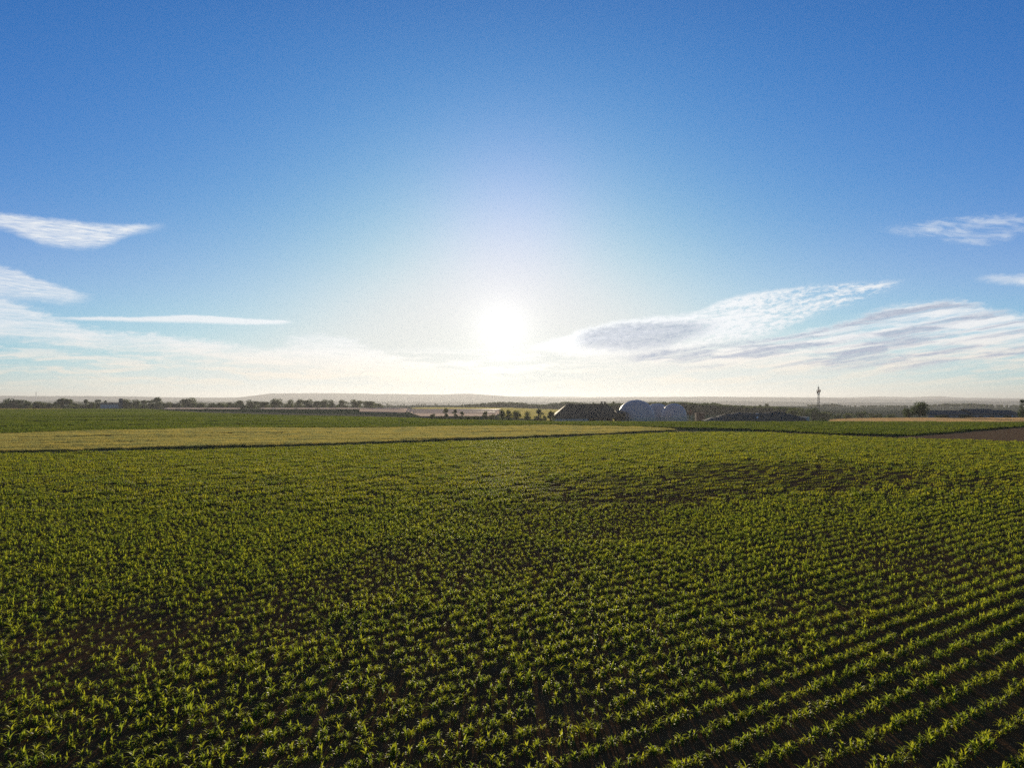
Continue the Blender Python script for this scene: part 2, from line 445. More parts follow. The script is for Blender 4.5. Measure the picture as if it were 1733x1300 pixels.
sheet('field', [(1400, 711.5), (1450, 708.5), (1560, 707), (1733, 707), (1950, 707)], [(1400, 714), (1480, 715.5), (1650, 717), (1733, 717), (1950, 717)], 1400, 1950, M_STRAW, .05, 60, 8)
sheet('field', [(1520, 740), (1580, 737), (1733, 724), (1950, 716)], [(1520, 742), (1640, 745), (1733, 748), (1950, 755)], 1520, 1950, M_SOILR, .06, 60, 10)
# sunlit meadow on the slope in front of the wooded rise
def slope_field(name, px0, px1, Y0, Y1, m, off):
    V = []; n, k = 40, 16
    for i in range(n + 1):
        for j in range(k + 1):
            Y = Y0 + (Y1 - Y0) * j / k; px = px0 + (px1 - px0) * i / n + 10 * math.sin(j * .7)
            x = (px - 866.5) / 1204 * Y; V.append((x, Y, terrain(x, Y) + off))
    Fc = [(i * (k + 1) + j, (i + 1) * (k + 1) + j, (i + 1) * (k + 1) + j + 1, i * (k + 1) + j + 1) for i in range(n) for j in range(k)]
    tag(link(name, np_mesh(name, V, Fc, [m], True)), kind='structure')
slope_field('field', 770, 1100, 560, 880, M_MEADOW, .15)

# ------------------------------------------------------------------ far hills
def hill(Y, pts, depth, amp, seed, x0=-500, x1=2250, n=300):
    f = pl(pts); V = []; K = 9
    for i in range(n + 1):
        px = x0 + (x1 - x0) * i / n
        top = hz(f(px), Y)
        for k in range(K):
            t = (k / (K - 1)) * 2 - 1
            YY = Y + depth * t; x = (px - 866.5) / 1204 * Y * (1 + t * depth / Y * .5)
            prof = (1 - t * t) ** 1.2
            base = -48.0
            z = base + (top - base) * prof
            z += amp * (mnoise.noise((x * .006, YY * .006, seed)) + .5 * mnoise.noise((x * .02, YY * .02, seed))) * (prof > .1)
            V.append((x, YY, z))
    Fc = [(i * K + j, (i + 1) * K + j, (i + 1) * K + j + 1, i * K + j + 1) for i in range(n) for j in range(K - 1)]
    tag(link('hills', np_mesh('hills', V, Fc, [M_HILL], True)), kind='structure')
hill(8600, [(-500, 672), (0, 671), (170, 671), (330, 674), (430, 672), (640, 669), (840, 671), (1000, 672), (1300, 672), (1440, 673), (1486, 671.5), (1545, 672.5), (1588, 670.5), (1625, 673), (1700, 674), (2250, 675)], 700, 4, 1)
hill(6600, [(-500, 671), (0, 670), (170, 670.5), (300, 673), (400, 673), (430, 670), (455, 666), (560, 665.5), (640, 667), (755, 667.5), (790, 666), (830, 669), (880, 672), (950, 675), (1080, 673), (1180, 671.5), (1290, 672.5), (1420, 674), (1520, 676), (1700, 677), (2250, 678)], 600, 4, 5)
hill(4300, [(-500, 678), (300, 679), (560, 679.5), (700, 680.5), (900, 681), (1100, 678), (1300, 680), (1440, 682), (1550, 681), (1640, 679), (1733, 680), (2250, 680)], 350, 5, 9)

# ------------------------------------------------------------------ instanced cover
hidden = bpy.data.collections.new('plant_patterns')
def scatter(name, P, rot, scl, idx, sources):
    col = bpy.data.collections.new(name + '_patterns')
    for k, (me) in enumerate(sources):
        col.objects.link(bpy.data.objects.new(f'{name}_pattern_{k:02d}', me))
    me = bpy.data.meshes.new(name)
    P = np.asarray(P, dtype=np.float32); n = len(P)
    me.vertices.add(n); me.vertices.foreach_set('co', P.ravel())
    for nm, ty, key, dat in (('rot', 'FLOAT_VECTOR', 'vector', rot), ('scl', 'FLOAT_VECTOR', 'vector', scl), ('idx', 'INT', 'value', idx)):
        at = me.attributes.new(nm, ty, 'POINT'); at.data.foreach_set(key, np.ascontiguousarray(dat).ravel())
    ng = bpy.data.node_groups.new(name + '_scatter', 'GeometryNodeTree')
    ng.interface.new_socket('Geometry', in_out='INPUT', socket_type='NodeSocketGeometry')
    ng.interface.new_socket('Geometry', in_out='OUTPUT', socket_type='NodeSocketGeometry')
    N = ng.nodes; gi = N.new('NodeGroupInput'); go = N.new('NodeGroupOutput')
    ip = N.new('GeometryNodeInstanceOnPoints'); ci = N.new('GeometryNodeCollectionInfo')
    ci.inputs[0].default_value = col; ci.inputs['Separate Children'].default_value = True; ci.inputs['Reset Children'].default_value = True
    ip.inputs['Pick Instance'].default_value = True
    def attr(nm, ty):
        a = N.new('GeometryNodeInputNamedAttribute'); a.data_type = ty; a.inputs[0].default_value = nm
        return [s for s in a.outputs if s.enabled][0]
    L = ng.links
    L.new(gi.outputs[0], ip.inputs['Points']); L.new(ci.outputs[0], ip.inputs['Instance'])
    L.new(attr('idx', 'INT'), ip.inputs['Instance Index'])
    L.new(attr('rot', 'FLOAT_VECTOR'), ip.inputs['Rotation']); L.new(attr('scl', 'FLOAT_VECTOR'), ip.inputs['Scale'])
    L.new(ip.outputs[0], go.inputs[0])
    o = link(name, me); md = o.modifiers.new('scatter', 'NODES'); md.node_group = ng
    return tag(o, kind='stuff')

# ---- young corn
def corn_geo(r, h=.34, seg=6, fold=True, nl=None):
    """leaf strips arching from a short stalk; returns (leaf verts, leaf quads, stalk verts, stalk quads)"""
    V, Q = [], []
    nl = nl or r.integers(7, 12); a0 = r.uniform(0, math.pi)
    for k in range(nl):
        t = k / (nl - 1)
        a = a0 + math.pi * k + r.normal(0, .35)
        L = h * (.62 + .55 * math.sin(math.pi * (.22 + .6 * t))) * r.uniform(.8, 1.15)
        w = .030 + .022 * math.sin(math.pi * min(1, .25 + .7 * t)); w *= r.uniform(.85, 1.15) * h / .30
        z0 = h * (.10 + .38 * t)
        e = R(48 + 34 * t) + r.normal(0, .12)                 # leaving angle
        droop = r.uniform(1.7, 2.9) * (1 - .35 * t)
        p = np.array([0, 0, z0]); base = len(V); tw = r.normal(0, .25)
        for i in range(seg + 1):
            s = i / seg
            ang = e - droop * s ** 1.4
            d = np.array([math.cos(a) * math.cos(ang), math.sin(a) * math.cos(ang), math.sin(ang)])
            side = np.array([-math.sin(a + tw * s), math.cos(a + tw * s), .25 * tw * s])
            ww = w * (math.sin(math.pi * min(1, .18 + s * .82)) ** .7 if s < 1 else .05)
            up = np.cross(d, side)
            if fold:
                V += [p - side * ww * .5 + up * ww * .22, p, p + side * ww * .5 + up * ww * .22]
            else: V += [p - side * ww * .55, p + side * ww * .55]
            p = p + d * L / seg
        c = 3 if fold else 2
        for i in range(seg):
            for j in range(c - 1):
                b = base + i * c + j; Q.append((b, b + 1, b + 1 + c, b + c))
    SV, SQ = [], []
    n = 5
    for z, rad in ((-.02, .013), (h * .25, .011), (h * .52, .006)):
        for i in range(n):
            t = 2 * math.pi * i / n; SV.append((rad * math.cos(t), rad * math.sin(t), z))
    for k in range(2):
        for i in range(n): SQ.append((k * n + i, k * n + (i + 1) % n, (k + 1) * n + (i + 1) % n, (k + 1) * n + i))
    return np.array(V), np.array(Q), np.array(SV), np.array(SQ)
def join(parts):
    V, Q, n = [], [], 0
    for v, q in parts: V.append(v); Q.append(np.asarray(q) + n); n += len(v)
    return np.concatenate(V), np.concatenate(Q)
PR = np.random.default_rng(3)
corn_leaf_me, corn_stalk_me, corn_full = [], [], []
for k in range(8):
    v, q, sv, sq = corn_geo(PR, .124 * PR.uniform(.6, 1.35))
    corn_leaf_me.append(np_mesh('corn_foliage', v, q, [M_CORN], True)); corn_stalk_me.append(np_mesh('corn_stalk', sv, sq, [M_STALK], True))
    V, Q = join([(v, q), (sv, sq)])
    corn_full.append(np_mesh('corn_plant_full', V, Q, [M_CORN, M_STALK], True, [0] * len(q) + [1] * len(sq)))
for k in range(6):      # one metre of a row, for the distance
    parts = []
    for i in range(16):
        v, q, sv, sq = corn_geo(PR, .135 * PR.uniform(.6, 1.4), 4, False)
        a = PR.uniform(0, 6.28); c, s = math.cos(a), math.sin(a)
        v = v @ np.array([[c, s, 0], [-s, c, 0], [0, 0, 1]]); v = v + [(i - 7.5) / 16 + PR.normal(0, .03), PR.normal(0, .07), 0]
        parts.append((v, q))
    V, Q = join(parts); corn_full.append(np_mesh('corn_row_piece', V, Q, [M_CORNF], True))

ROW_A = R(35.0)                      # rows run to the right and away
rd = np.array([math.cos(ROW_A), math.sin(ROW_A)]); rn = np.array([-rd[1], rd[0]])
def proj(P):
    c, s = math.cos(PITCH), math.sin(PITCH)
    dx, dy, dz = P[:, 0], P[:, 1], P[:, 2] - CAM_H
    f = dy * c + dz * s; u = dz * c - dy * s
    f = np.where(f < .5, .5, f)
    return 866.5 + 1204 * dx / f, 650 - 1204 * u / f
def npnoise(x, y, sc, seed):
    """cheap smooth noise from a few crossed waves"""
    r = np.random.default_rng(seed); o = 0
    for k in range(7):
        a = r.uniform(0, 6.28); w = sc * r.uniform(.5, 1.7); o = o + np.sin((x * math.cos(a) + y * math.sin(a)) * w + r.uniform(0, 6.28))
    return o / 3.2
PATCH = [(1330, 808, 250, 26, .95), (1080, 834, 210, 30, .8), (1240, 826, 120, 14, .6), (980, 880, 150, 34, .55), (800, 950, 180, 45, .5), (1120, 900, 120, 24, .35), (330, 1075, 260, 42, .55),
         (700, 985, 130, 30, .45), (1560, 960, 160, 40, .45), (1480, 1010, 200, 30, .35), (900, 1210, 160, 40, .3), (120, 1150, 160, 40, .4), (1620, 820, 120, 12, .4), (500, 1010, 160, 30, .35), (1500, 910, 120, 20, .35)]
def weak(px, py, x, y):
    w = np.zeros_like(px)
    for (cx, cy, rx, ry, s) in PATCH:
        d = ((px - cx) / rx) ** 2 + ((py - cy) / ry) ** 2
        w = np.maximum(w, s * np.clip(1.35 - d, 0, 1))
    w = w + .16 * npnoise(x, y, .55, 4) + .12 * npnoise(x, y, 1.7, 8)
    return np.clip(w, -.3, 1)
def row_points(step, ymin, ymax, sp=.75):
    ext = ymax * 1.6
    k = np.arange(-int(ext / sp), int(ext / sp)); t = np.arange(-ext, ext, step)
    out = []
    for kk in k:
        c = rn * (kk * sp)
        x = c[0] + rd[0] * t; y = c[1] + rd[1] * t
        m = (y > ymin) & (y < ymax) & (np.abs(x) < .90 * y + 6)
        if m.any(): out.append(np.stack([x[m], y[m]], 1))
    return np.concatenate(out)
f_corn_x = np.array([p[0] for p in L_CORN]); f_corn_y = np.array([p[1] for p in L_CORN])
def corn():
    near = row_points(.044, 9.0, 54.0, .66); far = row_points(1.0, 38.0, 150.0, .66)
    near = near[rng.random(len(near)) > (near[:, 1] - 38) / 16]; far = far[rng.random(len(far)) < (far[:, 1] - 38) / 16]
    near = near + rng.normal(0, 1, near.shape) * np.where(near[:, :1] * .8 + 12 > near[:, 1:], .065, .12); far = far + rng.normal(0, .06, far.shape)
    P = np.concatenate([near, far]); nn = len(near)
    P3 = np.column_stack([P, np.full(len(P), .015)])
    px, py = proj(P3)
    isfar = np.arange(len(P)) >= nn
    w = weak(px, py, P[:, 0], P[:, 1])
    keep = (py > np.interp(px, f_corn_x, f_corn_y) + np.where(px < 1200, 1.2, .6))
    keep &= rng.random(len(P)) > np.where(isfar, .02 + .26 * np.clip(w, 0, 1), .16 + .45 * np.clip(w, 0, 1) + .2 * np.clip(npnoise(P[:, 0], P[:, 1], 4.0, 21), 0, 1))
    size = (1.08 - .45 * np.clip(w, -.3, 1)) * rng.normal(1, .2, len(P)).clip(.5, 1.5)
    P3, size, isfar = P3[keep], size[keep], isfar[keep]; px, py = px[keep], py[keep]
    n = len(P3)
    rz = np.where(isfar, ROW_A + math.pi * rng.integers(0, 2, n), rng.uniform(0, 6.28, n))
    rot = np.column_stack([rng.normal(0, .09, n) * ~isfar, rng.normal(0, .09, n) * ~isfar, rz])
    scl = np.column_stack([np.where(isfar, 1.0, size), np.where(isfar, np.maximum(size, .8), size), np.where(isfar, size * np.where(size < .8, .8, 1.0), size)])
    idx = np.where(isfar, 8 + rng.integers(0, 6, n), rng.integers(0, 8, n))
    # the 300 nearest inside the frame are plants of their own
    inside = (~isfar) & (px > 4) & (px < 1729) & (py < 1296)
    cand = np.where(inside)[0]; cand = cand[np.argsort(-py[cand])][:300]
    roots = {}
    lab = 'young green corn plant with arching leaves, in the strip along the bottom edge'
    for i in cand:
        k = int(idx[i])
        if k not in roots:
            t = thing('corn_plant', lab, 'corn plant', group='nearest young corn plants')
            link('stalk', corn_stalk_me[k], t); link('foliage', corn_leaf_me[k], t)
            roots[k] = t
            t.location = P3[i]; t.rotation_euler = rot[i]; t.scale = [size[i]] * 3
        else:
            c = dup(roots[k], P3[i], 0, float(size[i]), lab); c.rotation_euler = rot[i]
    m = np.ones(n, bool); m[cand] = False
    o = scatter('corn_crop', P3[m], rot[m], scl[m], idx[m].astype(np.int32), corn_full)
    import sys; print('corn', n, file=sys.stderr)
corn()

# ---- crops beyond: cut pale grain, leafy beet
def spike_patch(r, size, nb, h, wid):
    V, Q = [], []
    for i in range(nb):
        x, y = r.uniform(-size / 2, size / 2, 2); a = r.uniform(0, 6.28); hh = h * r.uniform(.65, 1.15); lean = r.normal(0, .22, 2) * hh
        w = wid * r.uniform(.7, 1.3); dx, dy = math.cos(a) * w, math.sin(a) * w; b = len(V)
        V += [(x - dx, y - dy, -.02), (x + dx, y + dy, -.02), (x + dx * .8 + lean[0] * .5, y + dy * .8 + lean[1] * .5, hh * .62), (x - dx * .8 + lean[0] * .5, y - dy * .8 + lean[1] * .5, hh * .62),
              (x + dx * .3 + lean[0] * 1.3, y + dy * .3 + lean[1] * 1.3, hh), (x - dx * .3 + lean[0] * 1.3, y - dy * .3 + lean[1] * 1.3, hh)]
        Q += [(b, b + 1, b + 2, b + 3), (b + 3, b + 2, b + 4, b + 5)]
    return np.array(V), np.array(Q)
def leafy_patch(r, size, nc, h, lw):
    V, Q = [], []
    for i in range(nc):
        cx, cy = r.uniform(-size / 2, size / 2, 2); hh = h * r.uniform(.7, 1.15)
        for k in range(5):
            a = r.uniform(0, 6.28); e = r.uniform(.5, 1.3); b = len(V); L = hh * r.uniform(.7, 1.1)
            d = np.array([math.cos(a) * math.cos(e), math.sin(a) * math.cos(e), math.sin(e)]); s = np.array([-math.sin(a), math.cos(a), 0]) * lw * r.uniform(.7, 1.2)
            p0 = np.array([cx, cy, hh * .05]); p1 = p0 + d * L * .6; p2 = p1 + d * L * .35 * [1.4, 1.4, .35]
            V += [p0 - s * .3, p0 + s * .3, p1 + s, p1 - s, p2 + s * .4, p2 - s * .4]
            Q += [(b, b + 1, b + 2, b + 3), (b + 3, b + 2, b + 4, b + 5)]
    return np.array(V), np.array(Q)
def fill(up, lo, x0, x1, dens, ymax, jitter=.4):
    """points spread over the field between two outlines"""
    fx_u = np.array(up).T; fx_l = np.array(lo).T
    ya = 60.0
    g = 1 / math.sqrt(dens)
    xs = np.arange(-1.1 * ymax, 1.1 * ymax, g); ys = np.arange(ya, ymax, g)
    X, Y = np.meshgrid(xs, ys); X = X.ravel() + rng.uniform(-jitter, jitter, X.size) * g; Y = Y.ravel() + rng.uniform(-jitter, jitter, Y.size) * g
    px, py = proj(np.column_stack([X, Y, np.zeros_like(X)]))
    m = (px > x0) & (px < x1) & (py > np.interp(px, *fx_u)) & (py < np.interp(px, *fx_l))
    X, Y = X[m], Y[m]
    Z = np.array([terrain(a, b) for a, b in zip(X, Y)])
    return np.column_stack([X, Y, Z]), px[m], py[m]
def crops():
    src = [np_mesh('grain_patch', *spike_patch(PR, 1.6, 420, .48, .013), [M_BARLEY]) for k in range(5)]
    P, px, py = fill([(a, b + 1.2) for a, b in L_PALE], [(a, b - .6) for a, b in L_CORN], -390, 1192, 1 / 1.2 ** 2, 215)
    tt = (py - np.interp(px, *np.array(L_PALE).T)) / (np.interp(px, *np.array(L_CORN).T) - np.interp(px, *np.array(L_PALE).T))
    k = np.ones(len(P), bool)
    for q in (.30, .335, .62, .66): k &= ~((np.abs(tt + .012 * np.sin(px * .02) - q) < .009) & (px < 1000))   # wheel tracks
    P = P[k]
    n = len(P); s = 1 + .18 * npnoise(P[:, 0], P[:, 1], .12, 2) + .12 * npnoise(P[:, 0] * .25, P[:, 1], .9, 5)
    scl = np.column_stack([np.ones(n), np.ones(n), np.clip(s, .45, 1.5)])
    scatter('grain_crop', P, np.column_stack([np.zeros(n), np.zeros(n), rng.uniform(0, 6.28, n)]), scl, rng.integers(0, 5, n).astype(np.int32), src)
    print('grain', n)
    src = [np_mesh('meadow_patch', *spike_patch(PR, 5.0, 420, .55, .05), [M_BARLEY]) for k in range(4)]
    P = []
    for i in range(9000):
        Y = 400 + 480 * rng.random(); px = rng.uniform(700 if Y > 520 else 850, 1100); x = (px - 866.5) / 1204 * Y; P.append((x, Y, terrain(x, Y)))
    n = len(P)
    scatter('meadow_grass', P, np.column_stack([np.zeros(n), np.zeros(n), rng.uniform(0, 6.28, n)]), np.ones((n, 3)), rng.integers(0, 4, n).astype(np.int32), src)
    src = [np_mesh('stubble_patch', *spike_patch(PR, 2.0, 420, .26, .014), [M_STUB]) for k in range(4)]
    A, _, _ = fill([(1400, 711.5), (1450, 709), (1560, 708), (1733, 708), (1950, 708)], [(1400, 714), (1480, 715.2), (1650, 716.4), (1733, 716.4), (1950, 716.4)], 1410, 1870, 1 / 1.7 ** 2, 330)
    B, _, _ = fill([(-350, 691.6), (110, 692.4)], [(-350, 693.1), (110, 693)], -120, 105, 1 / 3.0 ** 2, 640)
    P = np.concatenate([A, B]); n = len(P)
    scatter('stubble', P, np.column_stack([np.zeros(n), np.zeros(n), rng.uniform(0, 6.28, n)]), np.column_stack([np.ones(n), np.ones(n), np.concatenate([np.ones(len(A)), np.full(len(B), 2.0)])]), rng.integers(0, 4, n).astype(np.int32), src)
    src = [np_mesh('beet_patch', *leafy_patch(PR, 2.4, 95, .5, .075), [M_BEET]) for k in range(5)]
    P, px, py = fill([(a, b + .2) for a, b in L_GRN_UP], L_GRN_LO, -390, 2050, 1 / 1.9 ** 2, 470)
    keep = (P[:, 1] < 330) | (rng.random(len(P)) < .8)
    tt = (py - np.interp(px, *np.array(L_GRN_UP).T)) / (np.interp(px, *np.array(L_GRN_LO).T) - np.interp(px, *np.array(L_GRN_UP).T))
    for q in (.36, .52, .545, .74, .77): keep &= ~((np.abs(tt + .01 * np.sin(px * .017 + q * 9) - q) < .010) & (npnoise(px, py, .02, 3) > -.5))
    P = P[keep]
    n = len(P); s = 1 + .25 * npnoise(P[:, 0] * .3, P[:, 1], .10, 12) + rng.normal(0, .08, n)
    scl = np.column_stack([np.ones(n), np.ones(n), np.clip(s, .4, 1.5)])
    scatter('leafy_crop', P, np.column_stack([np.zeros(n), np.zeros(n), rng.uniform(0, 6.28, n)]), scl, rng.integers(0, 5, n).astype(np.int32), src)
    print('leafy', n)
crops()

# ------------------------------------------------------------------ trees
def crown_mesh(r, h, wid, low, nlobe, nleaf, leaf, kind='round'):
    """leaf-sized faces through the volume of several lobes, plus tapered limbs -> (crown mesh, trunk mesh)"""
    V, Q = [], []; lobes = []
    for i in range(nlobe):
        t = r.uniform(0, 1)
        if kind == 'conifer':
            z = low + (h - low) * t; rad = wid * .5 * (1 - t) ** .8 * .9 + .12; a = r.uniform(0, 6.28); off = rad * .35
            lobes.append((math.cos(a) * off, math.sin(a) * off, z, rad * .75 + .1, rad * .75 + .1, (h - low) * .10))
        else:
            a = r.uniform(0, 6.28); z = low + (h - low) * (.14 + .70 * t)
            prof = math.sqrt(max(.05, 1 - ((t - .42) / .72) ** 2)); off = wid * .5 * prof * r.uniform(.25, .72)
            rad = min(wid * r.uniform(.17, .28), (h - low) * .3)
            lobes.append((math.cos(a) * off, math.sin(a) * off, z, rad, rad, rad * r.uniform(.65, .95)))
    for i in range(nleaf):
        l = lobes[r.integers(0, nlobe)]
        d = r.normal(0, 1, 3); d /= np.linalg.norm(d); rr = r.uniform(.35, 1.0) ** .6 * r.uniform(.9, 1.12)
        c = np.array([l[0] + d[0] * l[3] * rr, l[1] + d[1] * l[4] * rr, l[2] + d[2] * l[5] * rr])
        if c[2] < low * .8: continue
        n = d + r.normal(0, .6, 3); n /= np.linalg.norm(n)
        u = np.cross(n, r.normal(0, 1, 3)); u /= np.linalg.norm(u); v = np.cross(n, u); s = leaf * r.uniform(.6, 1.3); b = len(V)
        V += [c - u * s, c - v * s * .7, c + u * s, c + v * s * .7]; Q.append((b, b + 1, b + 2, b + 3))
    V = np.array(V); V[:, 2] *= h / np.quantile(V[:, 2], .995)
    crown = np_mesh('crown', np.array(V), np.array(Q), [M_CONIF if kind == 'conifer' else M_TREE])
    mb = MB(); tr = h * .028 + .03
    mb.tube((0, 0, -.8), (0, 0, low + (h - low) * .35), tr, tr * .6, 7)
    mb.tube((0, 0, low + (h - low) * .35), (0, 0, low + (h - low) * .8), tr * .6, tr * .2, 6)
    if kind != 'conifer':
        for l in lobes[:7]: mb.tube((0, 0, low + (h - low) * .12 * r.uniform(.5, 2)), (l[0], l[1], l[2]), tr * .4, tr * .12, 5)
    return crown, np_mesh('trunk', mb.V, mb.F, [M_BARK], True)
TR = np.random.default_rng(17)
T_ROUND = [crown_mesh(TR, 1.0, w, lw, 16, 2300, .032) for w, lw in ((1.15, .08), (1.0, .1), (.9, .07), (1.3, .06), (1.05, .12))]
T_TALL = [crown_mesh(TR, 1.0, w, lw, 14, 1700, .030) for w, lw in ((.55, .08), (.65, .1))]
T_BUSH = [crown_mesh(TR, 1.0, w, .0, 12, 1300, .045) for w in (1.5, 1.9, 1.2)]
T_CONIF = [crown_mesh(TR, 1.0, .5, .08, 30, 1000, .035, 'conifer')]
cat_of = {'tree': 'tree', 'bush': 'bush', 'conifer': 'tree'}
def plant(name, proto, px, Y, top, label, group=None, wpx=None, rz=None, cat=None):
    """a tree standing at distance Y whose tip reaches the height seen at `top`"""
    loc = on(px, Y); h = max(.8, hz(top, Y) - loc.z)
    t = thing(name, label, cat or ('bush' if 'bush' in name else 'tree'), loc, random.uniform(0, 6.28) if rz is None else rz, group)
    link('trunk', proto[1], t); link('crown', proto[0], t)
    s = h if wpx is None else wpx * mpp(Y)
    t.scale = (s, s, h)
    return t
def tree_width(proto): return max(v.co.x for v in proto[0].vertices) - min(v.co.x for v in proto[0].vertices)
def wplant(name, proto, px, Y, top, w, label, group=None):
    t = plant(name, proto, px, Y, top, label, group)
    s = w * mpp(Y) / tree_width(proto); t.scale = (s, s, t.scale[2]); return t
ORD = 'first second third fourth fifth sixth seventh eighth ninth tenth eleventh twelfth thirteenth fourteenth fifteenth sixteenth'.split()

# left tree line on the crest
YL = 640
for px, top, w, lab in [
    (-14, 680, 40, None), (6, 682, 22, 'low rounded dark tree at the far left edge of the photo'),
    (24, 675, 34, 'broad dark tree at the left end of the tree line, under the distant chimney'),
    (45, 680, 20, 'small dark tree just right of the broad tree at the left end'),
    (64, 679.5, 24, 'middling dark tree straight below the distant thin chimney'),
    (84, 682, 24, 'low dark tree left of the tall dome-crowned tree'),
    (107, 674.5, 27, 'tall dome-crowned dark tree standing alone between the chimney and the blue tower'),
    (126, 682, 16, 'low bushy tree touching the right side of the tall dome-crowned tree'),
    (145, 676.5, 11, 'slim pointed tree left of a second slim tree, between dome-crowned tree and blue tower'),
    (166, 676.5, 10, 'slim pointed tree nearer the blue tower, left of its low roof'),
    (155, 681, 12, 'low tree in the gap between the two slim pointed trees'),
    (178.5, 678, 5, 'very thin spire-like tree over the low roof beside the blue tower'),
    (215, 675.5, 18, 'rounded tree immediately right of the dark blue tower'),
    (230, 676.5, 16, 'second tree to the right of the dark blue tower'),
    (243, 677.5, 11, 'narrow tree left of the big domed tree, right of the blue tower'),
    (254, 678, 12, 'low tree leaning against the left side of the big domed tree'),
    (266, 672.5, 22, 'big domed tree standing above its neighbours right of the blue tower'),
    (284, 681, 18, 'low tree right of the big domed tree'),
    (299, 682, 15, 'low tree left of the lone wide rounded tree over the white tunnels'),
    (319, 673.5, 28, 'lone wide rounded tree over the left group of white tunnels'),
    (340, 682, 18, 'low tree just right of the lone wide rounded tree'),
    (358, 682, 20, 'low flat hedge-like tree, left of three in the gap of the tree line'),
    (375, 682, 20, 'low flat hedge-like tree, middle of three in the gap of the tree line'),
    (391, 681, 18, 'low flat hedge-like tree, right of three in the gap of the tree line')]:
    if lab is None: continue
    pr = T_TALL[int(px) % 2] if w < 13 and top < 679 else T_ROUND[int(px) % 5]
    wplant('tree', pr, px, YL + 40 * math.sin(px * .4), top, w * 1.08, lab, 'trees of the left tree line')
row = [(405, 678, 20), (426, 677.5, 19), (445, 680, 20), (469, 675, 22), (490, 676.5, 18), (506, 676, 18), (521, 676, 18), (537, 679, 18), (549, 676.5, 16), (561, 677, 17), (580, 677, 20), (602, 676.5, 21), (625, 679, 24)]
for i, (px, top, w) in enumerate(row):
    extra = {0: ', at its left end', 3: ', the tallest', 12: ', at its right end'}.get(i, '')
    wplant('tree', T_ROUND[(i * 3 + 1) % 5], px, 620 + 15 * math.sin(i * 2.), top, w * 1.12, f'{ORD[i]} from left of thirteen rounded trees behind white tunnels{extra}', 'thirteen rounded trees behind the white tunnels')
wplant('tree', T_BUSH[0], 642, 700, 683, 20, 'low bush-like tree trailing off right of the thirteen rounded trees')

# shrubs and trees in front of the greenhouses, left of the barn
for px, top, w, k, lab in [
    (733, 700, 11, 'b', 'small dark shrub at the left end of the shrub row left of the barn'),
    (745, 704, 14, 'b', 'low bush left of the two slim trees in the shrub row'),
    (755, 691.5, 9.5, 't', 'slim upright tree, left and taller of two in the shrub row'),
    (771, 693.5, 9.5, 't', 'slim upright tree, right and slightly shorter of two in the shrub row'),
    (781, 697, 8, 't', 'short slim tree just right of the two slim upright trees'),
    (793, 704, 18, 'b', 'low spreading bush right of the slim trees in the shrub row'),
    (808, 704, 16, 'b', 'low bush left of the roundish small tree in the shrub row'),
    (821, 696, 12, 'r', 'roundish small tree left of the thick hedge-like group near the barn'),
    (835, 701, 16, 'b', 'bush right of the roundish small tree, under the tunnel end'),
    (850, 693.5, 13, 'r', 'flat-topped tree at the left end of the thick hedge-like group near the barn'),
    (861, 694, 14, 'r', 'flat-topped tree in the middle of the thick hedge-like group near the barn'),
    (875, 695, 16, 'r', 'flat-topped tree at the right end of the thick hedge-like group near the barn'),
    (893, 696.5, 15, 'r', 'greenish rounded tree standing free left of the pointed tree near the barn'),
    (911, 693, 15, 't', 'greenish pointed tree standing free just left of the barn'),
    (922, 703, 9, 'b', 'low bush between the pointed tree and the barn'),
    (932, 696, 12, 'r', 'dark rounded tree touching the left end of the barn roof')]:
    pr = {'b': T_BUSH, 't': T_TALL, 'r': T_ROUND}[k]; pr = pr[int(px) % len(pr)]
    wplant('bush' if k == 'b' else 'tree', pr, px, 300 + 8 * math.sin(px), top, w * 1.1, lab, 'shrubs and small trees left of the barn')

# right-hand single trees and low bushes
wplant('tree', T_ROUND[0], 1555, 262, 680.5, 31, 'tall dense green tree beside the left end of the long shed')
wplant('tree', T_ROUND[3], 1538, 268, 691.5, 28, 'lower spreading tree leaning against the tall dense green tree')
wplant('conifer', T_CONIF[0], 1730, 245, 676.5, 17, 'dark pointed conifer cut by the right edge of the photo')
for px, top, w, lab in [(1375, 690, 26, 'low broad bush left of the bottom of the telecom mast'), (1398, 697, 24, 'low bush right at the foot of the telecom mast, on its right'), (1420, 700, 18, 'small low bush, second right of the telecom mast'),
    (1437, 699, 16, 'small low bush at the left of the row right of the mast'), (1458, 696, 20, 'tallest low bush in the row between mast and tall green tree'),
    (1478, 700, 16, 'small low bush just right of the tallest in the row between mast and tall tree'), (1487, 700.5, 14, 'tiny low bush in the row between mast and tall tree'), (1507, 700, 20, 'low bush at the right end of the row between mast and tall tree'),
    (1357, 694, 22, 'low bush behind the right end of the dark heap'), (1338, 691, 20, 'bush between the dark heap and the telecom mast, standing higher')]:
    wplant('bush', T_BUSH[int(px) % 3], px, 420, top, w * 1.1, lab, 'low bushes round the telecom mast')
for px, top, w, lab in [(1286, 685, 9, 'rounded tree rising over the wood behind the dark heap, left of a slimmer one'), (1297, 683, 6, 'slim tree rising over the wood behind the dark heap'),
                        (1206, 681.5, 12, 'rounded tree rising over the wood right of the white domes'), (1003, 680.5, 8, 'small tree showing just over the barn ridge'), (1040, 680, 10, 'tree showing between the barn and the biggest dome')]:
    wplant('tree', T_ROUND[int(px) % 5], px, 640, top, w * 1.2, lab)

